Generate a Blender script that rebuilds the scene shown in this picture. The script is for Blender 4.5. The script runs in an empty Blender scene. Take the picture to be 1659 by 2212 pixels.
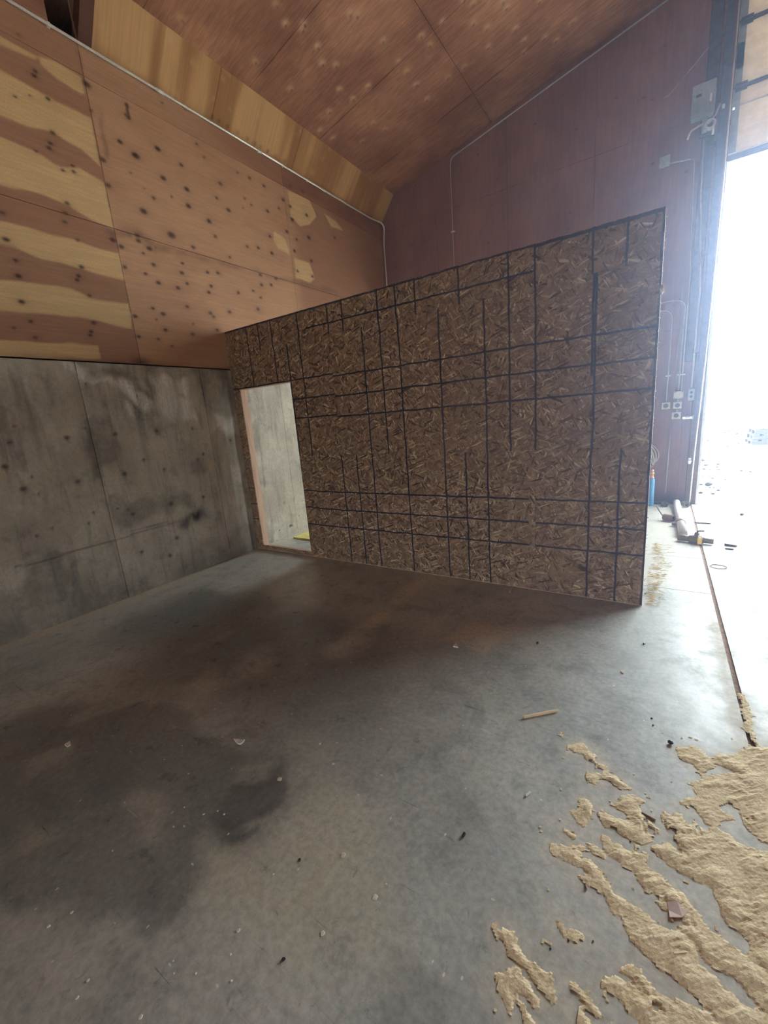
import bpy, bmesh, math, random
import numpy as np
from mathutils import Matrix, Vector

# ------------------------------------------------------------------ camera
SC = bpy.context.scene
COL = SC.collection
W_PX, H_PX, F_PX = 1659.0, 2212.0, 900.53
YAW, PITCH, ROLL = math.radians(33.848), math.radians(12.788), math.radians(4.733)
CAM = np.array([0.8415, -3.5470, 1.5967])
def _rot():
    cy, sy, cp, sp = math.cos(YAW), math.sin(YAW), math.cos(PITCH), math.sin(PITCH)
    f = np.array([-sy * cp, cy * cp, -sp]); r = np.array([cy, sy, 0.0]); d = np.cross(f, r)
    c, s = math.cos(ROLL), math.sin(ROLL)
    return np.array([c * r + s * d, -s * r + c * d, f])
R = _rot()
cd = bpy.data.cameras.new('camera'); cam = bpy.data.objects.new('camera', cd); COL.objects.link(cam)
cd.sensor_fit = 'HORIZONTAL'; cd.sensor_width = 36.0; cd.lens = 36.0 * F_PX / W_PX
cd.clip_start = 0.05; cd.clip_end = 300
M = Matrix.Identity(4)
for i in range(3):
    M[i][0], M[i][1], M[i][2], M[i][3] = R[0][i], -R[1][i], -R[2][i], CAM[i]
cam.matrix_world = M
SC.camera = cam

# ------------------------------------------------------------------ light and exposure
SKY_STRENGTH, SUN_STRENGTH, EXPOSURE, GLARE_DENSITY = 5.0, 6.0, 2.0, 0.032
wd = bpy.data.worlds.new('overcast_sky'); SC.world = wd; wd.use_nodes = True
wn = wd.node_tree.nodes; bg = wn['Background']
bg.inputs[0].default_value = (0.80, 0.91, 1.0, 1); bg.inputs[1].default_value = SKY_STRENGTH
sd = bpy.data.lights.new('sun', 'SUN'); sun = bpy.data.objects.new('sun', sd); COL.objects.link(sun)
sd.energy = SUN_STRENGTH; sd.angle = math.radians(2.0); sd.color = (1.0, 0.95, 0.86)
sun.rotation_euler = Vector((-0.5, 0.18, -0.85)).to_track_quat('-Z', 'Y').to_euler()
# portals: they emit nothing, they only tell the renderer where the sky is seen through the two openings
for nm, ctr, wx_, wz_, fl in (('door_portal', (3.19, 3.95, 2.15), 3.66, 4.3, 1), ('front_portal', (3.75, -14.05, 0.57), 10.5, 1.15, -1)):
    ld = bpy.data.lights.new(nm, 'AREA'); lo_ = bpy.data.objects.new(nm, ld); COL.objects.link(lo_); ld.shape = 'RECTANGLE'; ld.size = wx_; ld.size_y = wz_; ld.cycles.is_portal = True
    lo_.location = ctr; lo_.rotation_euler = Vector((0, -fl, 0)).to_track_quat('-Z', 'Z').to_euler()
vs = SC.view_settings
vs.view_transform = 'Standard'; vs.look = 'None'; vs.gamma = 1.0; vs.exposure = EXPOSURE; vs.use_curve_mapping = False
cy = SC.cycles
cy.max_bounces = 10; cy.diffuse_bounces = 8; cy.volume_bounces = 0; cy.use_adaptive_sampling = True; cy.adaptive_threshold = 0.03; cy.glossy_bounces = 4; cy.transmission_bounces = 4
cy.sample_clamp_indirect = 6.0; cy.use_denoising = True; cy.caustics_reflective = False

# ------------------------------------------------------------------ pixel of the photograph -> point on a real plane
def ray(x, y): return np.array([(x - 829.5) / F_PX, (y - 1106) / F_PX, 1.0]) @ R
def onX(x, y, c): d = ray(x, y); return CAM + d * (c - CAM[0]) / d[0]
def onY(x, y, c): d = ray(x, y); return CAM + d * (c - CAM[1]) / d[1]
def onZ(x, y, c=0.0): d = ray(x, y); return CAM + d * (c - CAM[2]) / d[2]
def depth(p): return float((np.asarray(p) - CAM) @ R[2])

# ------------------------------------------------------------------ numpy noise
def _h(ix, iy, s):
    n = (ix.astype(np.int64) * 374761393 + iy.astype(np.int64) * 668265263 + s * 974711) & 0x7fffffff
    n = ((n ^ (n >> 13)) * 1274126177) & 0x7fffffff
    return ((n ^ (n >> 16)) & 0xffff) / 65535.0
def vnoise(x, y, s=0):
    x = np.asarray(x, float); y = np.asarray(y, float)
    ix, iy = np.floor(x), np.floor(y); fx, fy = x - ix, y - iy
    fx = fx * fx * (3 - 2 * fx); fy = fy * fy * (3 - 2 * fy)
    a, b = _h(ix, iy, s), _h(ix + 1, iy, s); c, d = _h(ix, iy + 1, s), _h(ix + 1, iy + 1, s)
    return (a * (1 - fx) + b * fx) * (1 - fy) + (c * (1 - fx) + d * fx) * fy
def fbm(x, y, s=0, o=4):
    t, a, n = 0.0, 0.5, 0.0
    for k in range(o):
        t = t + a * vnoise(x * 2 ** k, y * 2 ** k, s + k * 17); n += a; a *= 0.5
    return t / n
def sstep(a, b, x): t = np.clip((x - a) / (b - a), 0, 1); return t * t * (3 - 2 * t)
def sdpoly(px, py, poly):
    poly = np.asarray(poly, float); best = np.full(px.shape, 1e18); inside = np.zeros(px.shape, bool); n = len(poly)
    for i in range(n):
        ax, ay = poly[i]; bx, by = poly[(i + 1) % n]; ex, ey = bx - ax, by - ay
        t = np.clip(((px - ax) * ex + (py - ay) * ey) / (ex * ex + ey * ey + 1e-12), 0, 1)
        best = np.minimum(best, (px - ax - t * ex) ** 2 + (py - ay - t * ey) ** 2)
        cr = ((ay > py) != (by > py)) & (px < ex * (py - ay) / (ey if ey else 1e-12) + ax); inside ^= cr
    d = np.sqrt(best); return np.where(inside, -d, d)
def sdline(px, py, pts):
    pts = np.asarray(pts, float); best = np.full(px.shape, 1e18)
    for (ax, ay), (bx, by) in zip(pts[:-1], pts[1:]):
        ex, ey = bx - ax, by - ay
        t = np.clip(((px - ax) * ex + (py - ay) * ey) / (ex * ex + ey * ey + 1e-12), 0, 1)
        best = np.minimum(best, (px - ax - t * ex) ** 2 + (py - ay - t * ey) ** 2)
    return np.sqrt(best)

# ------------------------------------------------------------------ object helpers
def obj(name, me, mat=None, parent=None):
    o = bpy.data.objects.new(name, me); COL.objects.link(o)
    if mat is not None:
        if len(me.materials) == 0: me.materials.append(mat)
    if parent is not None: o.parent = parent
    return o
def from_bm(name, bm, mat=None, parent=None, smooth=False):
    me = bpy.data.meshes.new(name); bmesh.ops.recalc_face_normals(bm, faces=bm.faces[:]); bm.to_mesh(me); bm.free()
    if smooth:
        me.polygons.foreach_set('use_smooth', [True] * len(me.polygons))
    return obj(name, me, mat, parent)
def empty(name, loc=(0, 0, 0)):
    o = bpy.data.objects.new(name, None); COL.objects.link(o); o.location = loc; o.empty_display_size = 0.1
    return o
def structure(o, label=None):
    o['kind'] = 'structure'
    if label: o['label'] = label
    return o
def tag(o, label, cat, group=None, kind=None):
    o['label'] = label; o['category'] = cat
    if group: o['group'] = group
    if kind: o['kind'] = kind
    return o
def put(part, thing):
    """parent a part built in world coordinates under a thing standing at its own base"""
    part.parent = thing; part.matrix_parent_inverse = Matrix.Translation(-Vector(thing.location)); return part
def add_box(bm, lo, hi, bevel=0.0):
    lo, hi = Vector(lo), Vector(hi)
    r = bmesh.ops.create_cube(bm, size=1.0); vsx = r['verts']
    for v in vsx:
        v.co = Vector(((lo.x + hi.x) / 2 + v.co.x * (hi.x - lo.x), (lo.y + hi.y) / 2 + v.co.y * (hi.y - lo.y), (lo.z + hi.z) / 2 + v.co.z * (hi.z - lo.z)))
    if bevel > 0:
        es = list({e for v in vsx for e in v.link_edges})
        bmesh.ops.bevel(bm, geom=es, offset=bevel, segments=1, affect='EDGES', profile=0.5)
def box(name, lo, hi, mat, parent=None, bevel=0.0):
    bm = bmesh.new(); add_box(bm, lo, hi, bevel); return from_bm(name, bm, mat, parent)
def add_tube(bm, pts, rad, seg=8, caps=True):
    pts = [Vector(p) for p in pts]; n = len(pts); rr = rad if isinstance(rad, (list, tuple)) else [rad] * n
    t0 = (pts[1] - pts[0]).normalized(); up = Vector((0, 0, 1)) if abs(t0.z) < 0.9 else Vector((1, 0, 0))
    nx = t0.cross(up).normalized(); rings = []
    for i in range(n):
        a = pts[max(i - 1, 0)]; b = pts[min(i + 1, n - 1)]; t = (b - a).normalized()
        nx = (nx - t * nx.dot(t)).normalized(); ny = t.cross(nx)
        rings.append([bm.verts.new(pts[i] + (nx * math.cos(2 * math.pi * k / seg) + ny * math.sin(2 * math.pi * k / seg)) * rr[i]) for k in range(seg)])
    for i in range(n - 1):
        for k in range(seg):
            bm.faces.new((rings[i][k], rings[i][(k + 1) % seg], rings[i + 1][(k + 1) % seg], rings[i + 1][k]))
    if caps: bm.faces.new(rings[0][::-1]); bm.faces.new(rings[-1])
def tube(name, pts, rad, mat, parent=None, seg=8):
    bm = bmesh.new(); add_tube(bm, pts, rad, seg); return from_bm(name, bm, mat, parent, True)
def add_pipe_hollow(bm, a, b, ro, ri, seg=16):
    a, b = Vector(a), Vector(b); t = (b - a).normalized(); up = Vector((0, 0, 1)) if abs(t.z) < 0.9 else Vector((1, 0, 0))
    nx = t.cross(up).normalized(); ny = t.cross(nx)
    def ring(c, r): return [bm.verts.new(c + (nx * math.cos(2 * math.pi * k / seg) + ny * math.sin(2 * math.pi * k / seg)) * r) for k in range(seg)]
    L = [ring(a, ro), ring(b, ro), ring(b, ri), ring(a, ri)]
    for i in range(4):
        p, q = L[i], L[(i + 1) % 4]
        for k in range(seg): bm.faces.new((p[k], p[(k + 1) % seg], q[(k + 1) % seg], q[k]))
def bend(pts, r=0.1, n=5):
    """round the inner corners of a polyline"""
    pts = [Vector(p) for p in pts]; out = [pts[0]]
    for i in range(1, len(pts) - 1):
        a, b, c = pts[i - 1], pts[i], pts[i + 1]
        rr = min(r, (a - b).length * 0.45, (c - b).length * 0.45)
        p = b + (a - b).normalized() * rr; q = b + (c - b).normalized() * rr
        for k in range(n + 1):
            t = k / n; out.append(p * (1 - t) ** 2 + b * 2 * t * (1 - t) + q * t * t)
    return out + [pts[-1]]

def sheet(name, P, us, vs_, thick, mat, parent=None, attr=None, smooth=False, disp=None):
    """a board: a front grid of points P(u, v), its rim and back `thick` behind it along -normal"""
    us = np.asarray(us, float); vs_ = np.asarray(vs_, float); nu, nv = len(us), len(vs_)
    UU, VV = np.meshgrid(us, vs_, indexing='ij')
    F = np.stack(P(UU, VV), -1).reshape(-1, 3)
    a = F[(nu - 1) * nv] - F[0]; b = F[nv - 1] - F[0]; n = np.cross(a, b); n /= np.linalg.norm(n)
    idx = np.arange(nu * nv).reshape(nu, nv)
    B = F[[0, (nu - 1) * nv, nu * nv - 1, nv - 1]] - n * thick
    if disp is not None: F = F + n[None, :] * disp(UU, VV).reshape(-1, 1)
    # chamfered rim: border vertices of the front dropped slightly
    q = np.stack([idx[:-1, :-1], idx[1:, :-1], idx[1:, 1:], idx[:-1, 1:]], -1).reshape(-1, 4)
    faces = [tuple(int(i) for i in f) for f in q] if len(q) < 60 else q.tolist()
    k = nu * nv; e = [idx[:, 0], idx[-1, :], idx[::-1, -1], idx[0, ::-1]]
    for s in range(4):
        faces.append([int(i) for i in e[s][::-1]] + [k + s, k + (s + 1) % 4])
    faces.append([k + 3, k + 2, k + 1, k])
    V = np.vstack([F, B])
    me = bpy.data.meshes.new(name); me.from_pydata(V.tolist(), [], faces); me.validate()
    if attr is not None:
        c = attr(V); al = me.color_attributes.new('stain', 'FLOAT_COLOR', 'POINT')
        col = np.ones((len(V), 4), np.float32); col[:, :c.shape[1]] = c
        al.data.foreach_set('color', col.ravel())
    return obj(name, me, mat, parent)
def steps(a, b, h): return np.linspace(a, b, max(2, int(math.ceil(abs(b - a) / h)) + 1))

# ------------------------------------------------------------------ material helpers
class NT:
    def __init__(s, name, rough=0.7, metal=0.0, spec=0.5):
        s.m = bpy.data.materials.new(name); s.m.use_nodes = True; s.t = s.m.node_tree; s.b = s.t.nodes['Principled BSDF']
        s.b.inputs['Roughness'].default_value = rough; s.b.inputs['Metallic'].default_value = metal
        s.b.inputs['Specular IOR Level'].default_value = spec
    def n(s, typ, **kw):
        x = s.t.nodes.new(typ)
        for k, v in kw.items(): setattr(x, k, v)
        return x
    def lk(s, a, b): s.t.links.new(a, b)
    def inp(s, sock, v):
        if hasattr(v, 'is_linked'): s.lk(v, sock)
        elif isinstance(v, (tuple, list)) and len(v) == 3 and sock.type == 'RGBA': sock.default_value = (*v, 1)
        else: sock.default_value = v
    def math(s, op, a, b=None, c=None, clamp=False):
        x = s.n('ShaderNodeMath', operation=op, use_clamp=clamp); s.inp(x.inputs[0], a)
        if b is not None: s.inp(x.inputs[1], b)
        if c is not None: s.inp(x.inputs[2], c)
        return x.outputs[0]
    def mix(s, f, a, b, mode='MIX'):
        x = s.n('ShaderNodeMix', data_type='RGBA', blend_type=mode); x.clamp_factor = True
        s.inp(x.inputs[0], f); s.inp(x.inputs[6], a); s.inp(x.inputs[7], b); return x.outputs[2]
    def pos(s, scale=(1, 1, 1), rot=(0, 0, 0), loc=(0, 0, 0)):
        if not hasattr(s, '_p'): s._p = s.n('ShaderNodeNewGeometry').outputs['Position']
        x = s.n('ShaderNodeMapping'); s.lk(s._p, x.inputs[0]); x.inputs['Scale'].default_value = scale
        x.inputs['Rotation'].default_value = rot; x.inputs['Location'].default_value = loc; return x.outputs[0]
    def objpos(s, scale=(1, 1, 1)):
        tc = s.n('ShaderNodeTexCoord'); x = s.n('ShaderNodeMapping'); s.lk(tc.outputs['Object'], x.inputs[0]); x.inputs['Scale'].default_value = scale; return x.outputs[0]
    def noise(s, v, scale=1.0, detail=4.0, rough=0.55, dist=0.0):
        x = s.n('ShaderNodeTexNoise'); s.lk(v, x.inputs['Vector']); x.inputs['Scale'].default_value = scale
        x.inputs['Detail'].default_value = detail; x.inputs['Roughness'].default_value = rough; x.inputs['Distortion'].default_value = dist
        return x.outputs['Fac']
    def ramp(s, f, a, b, lo=0.0, hi=1.0, smooth=True):
        x = s.n('ShaderNodeMapRange', interpolation_type='SMOOTHSTEP' if smooth else 'LINEAR'); s.inp(x.inputs[0], f)
        x.inputs[1].default_value = a; x.inputs[2].default_value = b; x.inputs[3].default_value = lo; x.inputs[4].default_value = hi
        return x.outputs[0]
    def attr(s, name='stain'):
        x = s.n('ShaderNodeVertexColor', layer_name=name); y = s.n('ShaderNodeSeparateColor'); s.lk(x.outputs[0], y.inputs[0]); return y.outputs
    def sepxyz(s):
        x = s.n('ShaderNodeSeparateXYZ'); s.pos(); s.lk(s._p, x.inputs[0]); return x.outputs
    def bump(s, h, strength=0.3, dist=0.01):
        x = s.n('ShaderNodeBump'); s.lk(h, x.inputs['Height']); x.inputs['Strength'].default_value = strength; x.inputs['Distance'].default_value = dist
        s.lk(x.outputs[0], s.b.inputs['Normal'])
    def col(s, c): s.inp(s.b.inputs['Base Color'], c); return s.m
    def rough(s, v): s.inp(s.b.inputs['Roughness'], v)
def scl(c, k): return tuple(x * k for x in c)

def simple(name, c, rough=0.6, metal=0.0, var=0.15, scale=30.0, bump=0.0):
    t = NT(name, rough, metal); f = t.noise(t.pos(), scale, 4)
    t.col(t.mix(t.ramp(f, 0.3, 0.7), scl(c, 1 - var), scl(c, 1 + var)))
    if bump: t.bump(f, bump, 0.004)
    return t.m

def mat_ply():
    t = NT('knotty_plywood', 0.72, spec=0.3); a = t.attr()
    brown, tan, light, red = (0.35, 0.185, 0.12), (0.55, 0.33, 0.205), (0.70, 0.49, 0.26), (0.37, 0.17, 0.105)
    g = t.noise(t.pos((1, 1.6, 26), loc=(0, 0, 3)), 1.6, 6, 0.6, 0.6); big = t.noise(t.pos((1, 0.8, 2.2)), 1.6, 3)
    fine = t.noise(t.pos((1, 3, 1)), 60, 3)
    c = t.mix(a[2], brown, tan); c = t.mix(t.ramp(big, 0.4, 0.72, 0, 0.35), c, red)
    c = t.mix(a[0], c, light)
    c = t.mix(1.0, c, t.mix(t.ramp(g, 0.35, 0.7), (0.89, 0.88, 0.86), (1.05, 1.04, 1.0)), 'MULTIPLY')
    c = t.mix(1.0, c, t.mix(t.ramp(fine, 0.3, 0.7), (0.88, 0.88, 0.87), (1.08, 1.08, 1.08)), 'MULTIPLY')
    c = t.mix(a[1], c, (0.055, 0.022, 0.014))
    t.bump(t.math('ADD', g, t.math('MULTIPLY', a[1], -1.0)), 0.15, 0.003)
    return t.col(c)
def mat_ply_dark_row():
    t = NT('reddish_plywood', 0.72, spec=0.3); a = t.attr()
    g = t.noise(t.pos((1, 1.6, 26)), 1.6, 6, 0.6, 0.6); big = t.noise(t.pos((1, 0.8, 2.2)), 1.6, 3)
    c = t.mix(t.ramp(big, 0.35, 0.7), (0.36, 0.185, 0.125), (0.27, 0.12, 0.082))
    c = t.mix(1.0, c, t.mix(t.ramp(g, 0.35, 0.7), (0.8, 0.78, 0.75), (1.07, 1.05, 1.0)), 'MULTIPLY')
    return t.col(t.mix(a[1], c, (0.05, 0.02, 0.014)))
def mat_soffit():
    t = NT('soffit_plywood', 0.7, spec=0.3); a = t.attr()
    s = t.noise(t.pos((0.4, 3.2, 0.4)), 1.0, 2, 0.5, 0.3); g = t.noise(t.pos((1.5, 40, 1.5)), 1.0, 4); bl = t.noise(t.pos(), 5, 3)
    c = t.mix(t.ramp(s, 0.38, 0.62), (0.33, 0.155, 0.06), (0.56, 0.33, 0.15)); c = t.mix(t.ramp(bl, 0.55, 0.75, 0, 0.5), c, (0.60, 0.40, 0.22))
    c = t.mix(1.0, c, t.mix(t.ramp(g, 0.3, 0.7), (0.86, 0.85, 0.83), (1.06, 1.05, 1.04)), 'MULTIPLY')
    return t.col(t.mix(a[1], c, (0.05, 0.02, 0.012)))
def mat_ceiling():
    t = NT('stained_ceiling_plywood', 0.75, spec=0.25); a = t.attr()
    big = t.noise(t.pos(), 1.1, 4, 0.6); g = t.noise(t.pos((3, 26, 1)), 1.4, 5, 0.6, 0.8); bl = t.noise(t.pos((1, 1, 1)), 7, 3)
    c = t.mix(t.ramp(big, 0.35, 0.7), (0.27, 0.120, 0.075), (0.48, 0.240, 0.145))
    c = t.mix(t.ramp(bl, 0.55, 0.8, 0, 0.4), c, (0.48, 0.25, 0.15))
    c = t.mix(1.0, c, t.mix(t.ramp(g, 0.35, 0.62), (0.72, 0.68, 0.66), (1.05, 1.05, 1.05)), 'MULTIPLY')
    c = t.mix(a[0], c, (0.66, 0.41, 0.26)); c = t.mix(a[1], c, (0.05, 0.02, 0.014))
    t.bump(t.math('SUBTRACT', t.math('MULTIPLY', g, 0.3), a[1]), 0.2, 0.006)
    return t.col(c)
def mat_wallback():
    t = NT('mauve_brown_painted_plywood', 0.7, spec=0.3)
    big = t.noise(t.pos((1.0, 1, 0.7)), 1.3, 4, 0.6); g = t.noise(t.pos((20, 1, 2)), 1.5, 5, 0.6, 0.5); x, y, z = t.sepxyz()
    c = t.mix(t.ramp(big, 0.3, 0.7), (0.24, 0.125, 0.115), (0.33, 0.185, 0.165))
    kn = t.n('ShaderNodeTexVoronoi', feature='F1'); t.lk(t.pos((3.5, 1, 4.5)), kn.inputs['Vector']); kn.inputs['Scale'].default_value = 1.0
    c = t.mix(t.ramp(kn.outputs['Distance'], 0.05, 0.10, 0.55, 0), c, (0.08, 0.03, 0.025))
    c = t.mix(1.0, c, t.mix(t.ramp(g, 0.3, 0.7), (0.86, 0.85, 0.85), (1.07, 1.06, 1.06)), 'MULTIPLY')
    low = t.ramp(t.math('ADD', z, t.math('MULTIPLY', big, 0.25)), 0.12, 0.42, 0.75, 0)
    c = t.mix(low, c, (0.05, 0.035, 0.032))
    return t.col(c)
def mat_concrete_wall():
    t = NT('formed_concrete', 0.82, spec=0.3); a = t.attr()
    big = t.noise(t.pos((1, 1, 1)), 1.7, 5, 0.6); sp = t.noise(t.pos((1, 9, 1.2)), 1.3, 5, 0.65, 0.4); fn = t.noise(t.pos(), 42, 5, 0.7); md = t.noise(t.pos((1, 1, 1), loc=(4, 2, 1)), 9, 4, 0.65)
    c = t.mix(t.ramp(big, 0.3, 0.7), (0.39, 0.35, 0.285), (0.60, 0.555, 0.465))
    c = t.mix(t.ramp(sp, 0.48, 0.72, 0, 0.55), c, (0.17, 0.165, 0.145)); c = t.mix(t.ramp(md, 0.56, 0.75, 0, 0.5), c, (0.20, 0.19, 0.165))
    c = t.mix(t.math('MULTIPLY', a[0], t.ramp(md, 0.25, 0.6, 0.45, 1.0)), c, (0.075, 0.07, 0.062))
    c = t.mix(t.math('MULTIPLY', a[1], t.ramp(sp, 0.35, 0.6, 1.0, 0.45)), c, (0.86, 0.85, 0.82))
    c = t.mix(a[2], c, (0.05, 0.025, 0.015))
    c = t.mix(1.0, c, t.mix(t.ramp(fn, 0.3, 0.7), (0.85, 0.85, 0.85), (1.1, 1.1, 1.1)), 'MULTIPLY')
    t.bump(t.math('ADD', fn, t.math('MULTIPLY', md, 1.2)), 0.25, 0.006)
    return t.col(c)
def mat_floor():
    t = NT('worn_concrete_floor', 0.45, spec=0.5); a = t.attr()
    big = t.noise(t.pos(), 1.1, 5, 0.6); md = t.noise(t.pos((1, 1, 1), loc=(3, 1, 0)), 6, 5, 0.65); fn = t.noise(t.pos(), 38, 5, 0.7); st = t.noise(t.pos((5, 14, 1), rot=(0, 0, 0.6)), 1.6, 5, 0.65, 0.5)
    c = t.mix(t.ramp(big, 0.3, 0.7), (0.36, 0.39, 0.365), (0.53, 0.555, 0.51))
    c = t.mix(t.ramp(md, 0.50, 0.70, 0, 0.5), c, (0.20, 0.215, 0.19)); m2 = t.noise(t.pos((1, 1, 1), loc=(11, 5, 0)), 2.6, 8, 0.7, 0.6); c = t.mix(t.ramp(m2, 0.50, 0.66, 0, 0.5), c, (0.22, 0.235, 0.215)); c = t.mix(t.ramp(m2, 0.34, 0.46, 0.4, 0), c, (0.56, 0.57, 0.50))
    c = t.mix(t.math('MULTIPLY', a[1], t.ramp(md, 0.3, 0.65, 0.55, 1.0)), c, (0.54, 0.54, 0.42))
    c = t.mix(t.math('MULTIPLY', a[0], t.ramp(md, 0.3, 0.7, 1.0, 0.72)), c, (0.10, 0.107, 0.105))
    sc_ = t.math('MULTIPLY', t.ramp(st, 0.62, 0.72), t.ramp(big, 0.45, 0.62))
    c = t.mix(t.math('MULTIPLY', sc_, 0.45), c, (0.60, 0.60, 0.56))
    pit = t.noise(t.pos((1, 1, 1), loc=(7, 3, 0)), 17, 6, 0.75, 0.8); c = t.mix(t.ramp(pit, 0.58, 0.70, 0, 0.5), c, (0.13, 0.135, 0.122)); c = t.mix(t.ramp(pit, 0.30, 0.40, 0.35, 0), c, (0.58, 0.58, 0.53))
    scr = t.noise(t.pos((2.2, 55, 1), rot=(0, 0, 0.9), loc=(1, 1, 0)), 1.5, 3, 0.6, 1.2); c = t.mix(t.math('MULTIPLY', t.ramp(scr, 0.66, 0.72), t.ramp(m2, 0.45, 0.6)), c, (0.16, 0.165, 0.155))
    scr2 = t.noise(t.pos((2.0, 48, 1), rot=(0, 0, -0.5), loc=(5, 3, 0)), 1.5, 3, 0.6, 1.0); c = t.mix(t.math('MULTIPLY', t.ramp(scr2, 0.67, 0.72, 0, .7), t.ramp(big, 0.5, 0.6)), c, (0.66, 0.66, 0.61))
    for sc2, th, th2, r_ in (((9, 20, 1), .055, .075, 0.5), ((24, 13, 1), .07, .09, -.4)):
        fv = t.n('ShaderNodeTexVoronoi', feature='F1'); t.lk(t.pos(sc2, rot=(0, 0, r_), loc=(2, 5, 0)), fv.inputs['Vector']); fv.inputs['Scale'].default_value = 1.0
        fs = t.n('ShaderNodeSeparateColor'); t.lk(fv.outputs['Color'], fs.inputs[0])
        c = t.mix(t.math('MULTIPLY', t.ramp(fv.outputs['Distance'], th, th2, .8, 0), t.math('GREATER_THAN', fs.outputs[0], 0.72)), c, (0.80, 0.78, 0.70))
    c = t.mix(t.math('MULTIPLY', a[2], t.ramp(t.math('ADD', t.math('MULTIPLY', st, 0.6), t.math('MULTIPLY', md, 0.6)), 0.36, 0.62)), c, (0.60, 0.565, 0.455))
    c = t.mix(1.0, c, t.mix(t.ramp(fn, 0.3, 0.7), (0.80, 0.80, 0.80), (1.14, 1.14, 1.14)), 'MULTIPLY')
    t.rough(t.math('ADD', t.ramp(md, 0.3, 0.7, 0.26, 0.50), t.math('MULTIPLY', a[2], 0.3)))
    t.bump(t.math('ADD', fn, t.math('MULTIPLY', md, 1.5)), 0.12, 0.005)
    return t.col(c)
def osb_group():
    g = bpy.data.node_groups.new('strand_board', 'ShaderNodeTree')
    g.interface.new_socket('Color', in_out='OUTPUT', socket_type='NodeSocketColor'); g.interface.new_socket('Height', in_out='OUTPUT', socket_type='NodeSocketFloat')
    class G(NT):
        def __init__(s): s.t = g
    t = G(); go = t.n('NodeGroupOutput')
    wob = t.n('ShaderNodeTexNoise'); t.lk(t.pos(), wob.inputs['Vector']); wob.inputs['Scale'].default_value = 14
    base = t.noise(t.pos(), 18, 4); c = t.mix(t.ramp(base, 0.3, 0.7), (0.22, 0.13, 0.077), (0.37, 0.235, 0.143)); h = None
    for i, (an, L, w, thr) in enumerate([(8, .13, .026, .35), (95, .12, .025, .45), (40, .11, .021, .45), (150, .13, .026, .45), (-18, .15, .024, .5), (70, .10, .018, .55), (120, .085, .014, .6), (20, .12, .016, .62)]):
        p = t.pos((1, 1, 1), rot=(0, math.radians(an), 0), loc=(i * 3.7, 0, i * 1.9))
        sm = t.n('ShaderNodeMapping'); t.lk(p, sm.inputs[0]); sm.inputs['Scale'].default_value = (1 / L, 0.0, 1 / w)
        ad = t.n('ShaderNodeVectorMath', operation='MULTIPLY_ADD'); t.lk(wob.outputs['Color'], ad.inputs[0]); ad.inputs[1].default_value = (0.7, 0, 0.9); t.lk(sm.outputs[0], ad.inputs[2])
        v = t.n('ShaderNodeTexVoronoi', feature='F1'); t.lk(ad.outputs[0], v.inputs['Vector']); v.inputs['Scale'].default_value = 1.0
        sp = t.n('ShaderNodeSeparateColor'); t.lk(v.outputs['Color'], sp.inputs[0])
        cr = t.n('ShaderNodeValToRGB'); t.lk(sp.outputs[0], cr.inputs[0]); e = cr.color_ramp.elements
        e[0].position = 0.0; e[0].color = (0.055, 0.03, 0.02, 1); e[1].position = 1.0; e[1].color = (0.70, 0.53, 0.34, 1)
        for ps, cc in ((0.07, (0.13, 0.07, 0.04)), (0.25, (0.24, 0.14, 0.083)), (0.6, (0.385, 0.25, 0.152)), (0.85, (0.50, 0.345, 0.22))):
            k = e.new(ps); k.color = (*cc, 1)
        on = t.math('MULTIPLY', t.math('GREATER_THAN', sp.outputs[1], thr), t.ramp(v.outputs['Distance'], 0.42, 0.52, 1, 0))
        sh = t.mix(t.ramp(v.outputs['Distance'], 0.1, 0.5, 0, 0.5), cr.outputs[0], (0.10, 0.05, 0.03))
        c = t.mix(on, c, sh); hh = t.math('MULTIPLY', on, sp.outputs[0]); h = hh if h is None else t.math('MAXIMUM', h, hh)
    t.lk(c, go.inputs[0]); t.lk(h, go.inputs[1]); return g
OSB = None
INK_COL = (0.016, 0.016, 0.04)
def mat_osb(name, us=(), vs_=(), segs=()):
    """strand board with printed nailing lines; us: inches from the wall's right end, vs_: inches above the floor"""
    global OSB
    if OSB is None: OSB = osb_group()
    t = NT(name, 0.68, spec=0.35); g = t.n('ShaderNodeGroup'); g.node_tree = OSB; x, y, z = t.sepxyz()
    wob = t.math('MULTIPLY', t.math('SUBTRACT', t.noise(t.pos((3, 1, 3)), 2.0, 2), 0.5), 0.9)
    rag = t.math('MULTIPLY', t.math('SUBTRACT', t.noise(t.pos(), 70, 2), 0.5), 0.22)
    U = t.math('ADD', t.math('DIVIDE', x, -0.0254), wob); V = t.math('ADD', t.math('DIVIDE', z, 0.0254), wob); d = None
    for ax, lst in ((U, us), (V, vs_)):
        for p in lst:
            lim = None
            if isinstance(p, tuple): p, lim, other = p[0], p[1:], (V if ax is U else U)
            e = t.math('ABSOLUTE', t.math('SUBTRACT', ax, p))
            if lim:
                e = t.math('MAXIMUM', e, t.math('SUBTRACT', lim[0], other)); e = t.math('MAXIMUM', e, t.math('SUBTRACT', other, lim[1]))
            d = e if d is None else t.math('MINIMUM', d, e)
    c = g.outputs[0]
    if d is not None:
        ink = t.ramp(t.math('ADD', d, rag), 0.20, 0.40, 0.93, 0)
        c = t.mix(ink, c, INK_COL)
    t.bump(g.outputs[1], 0.25, 0.002)
    return t.col(c)
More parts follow.
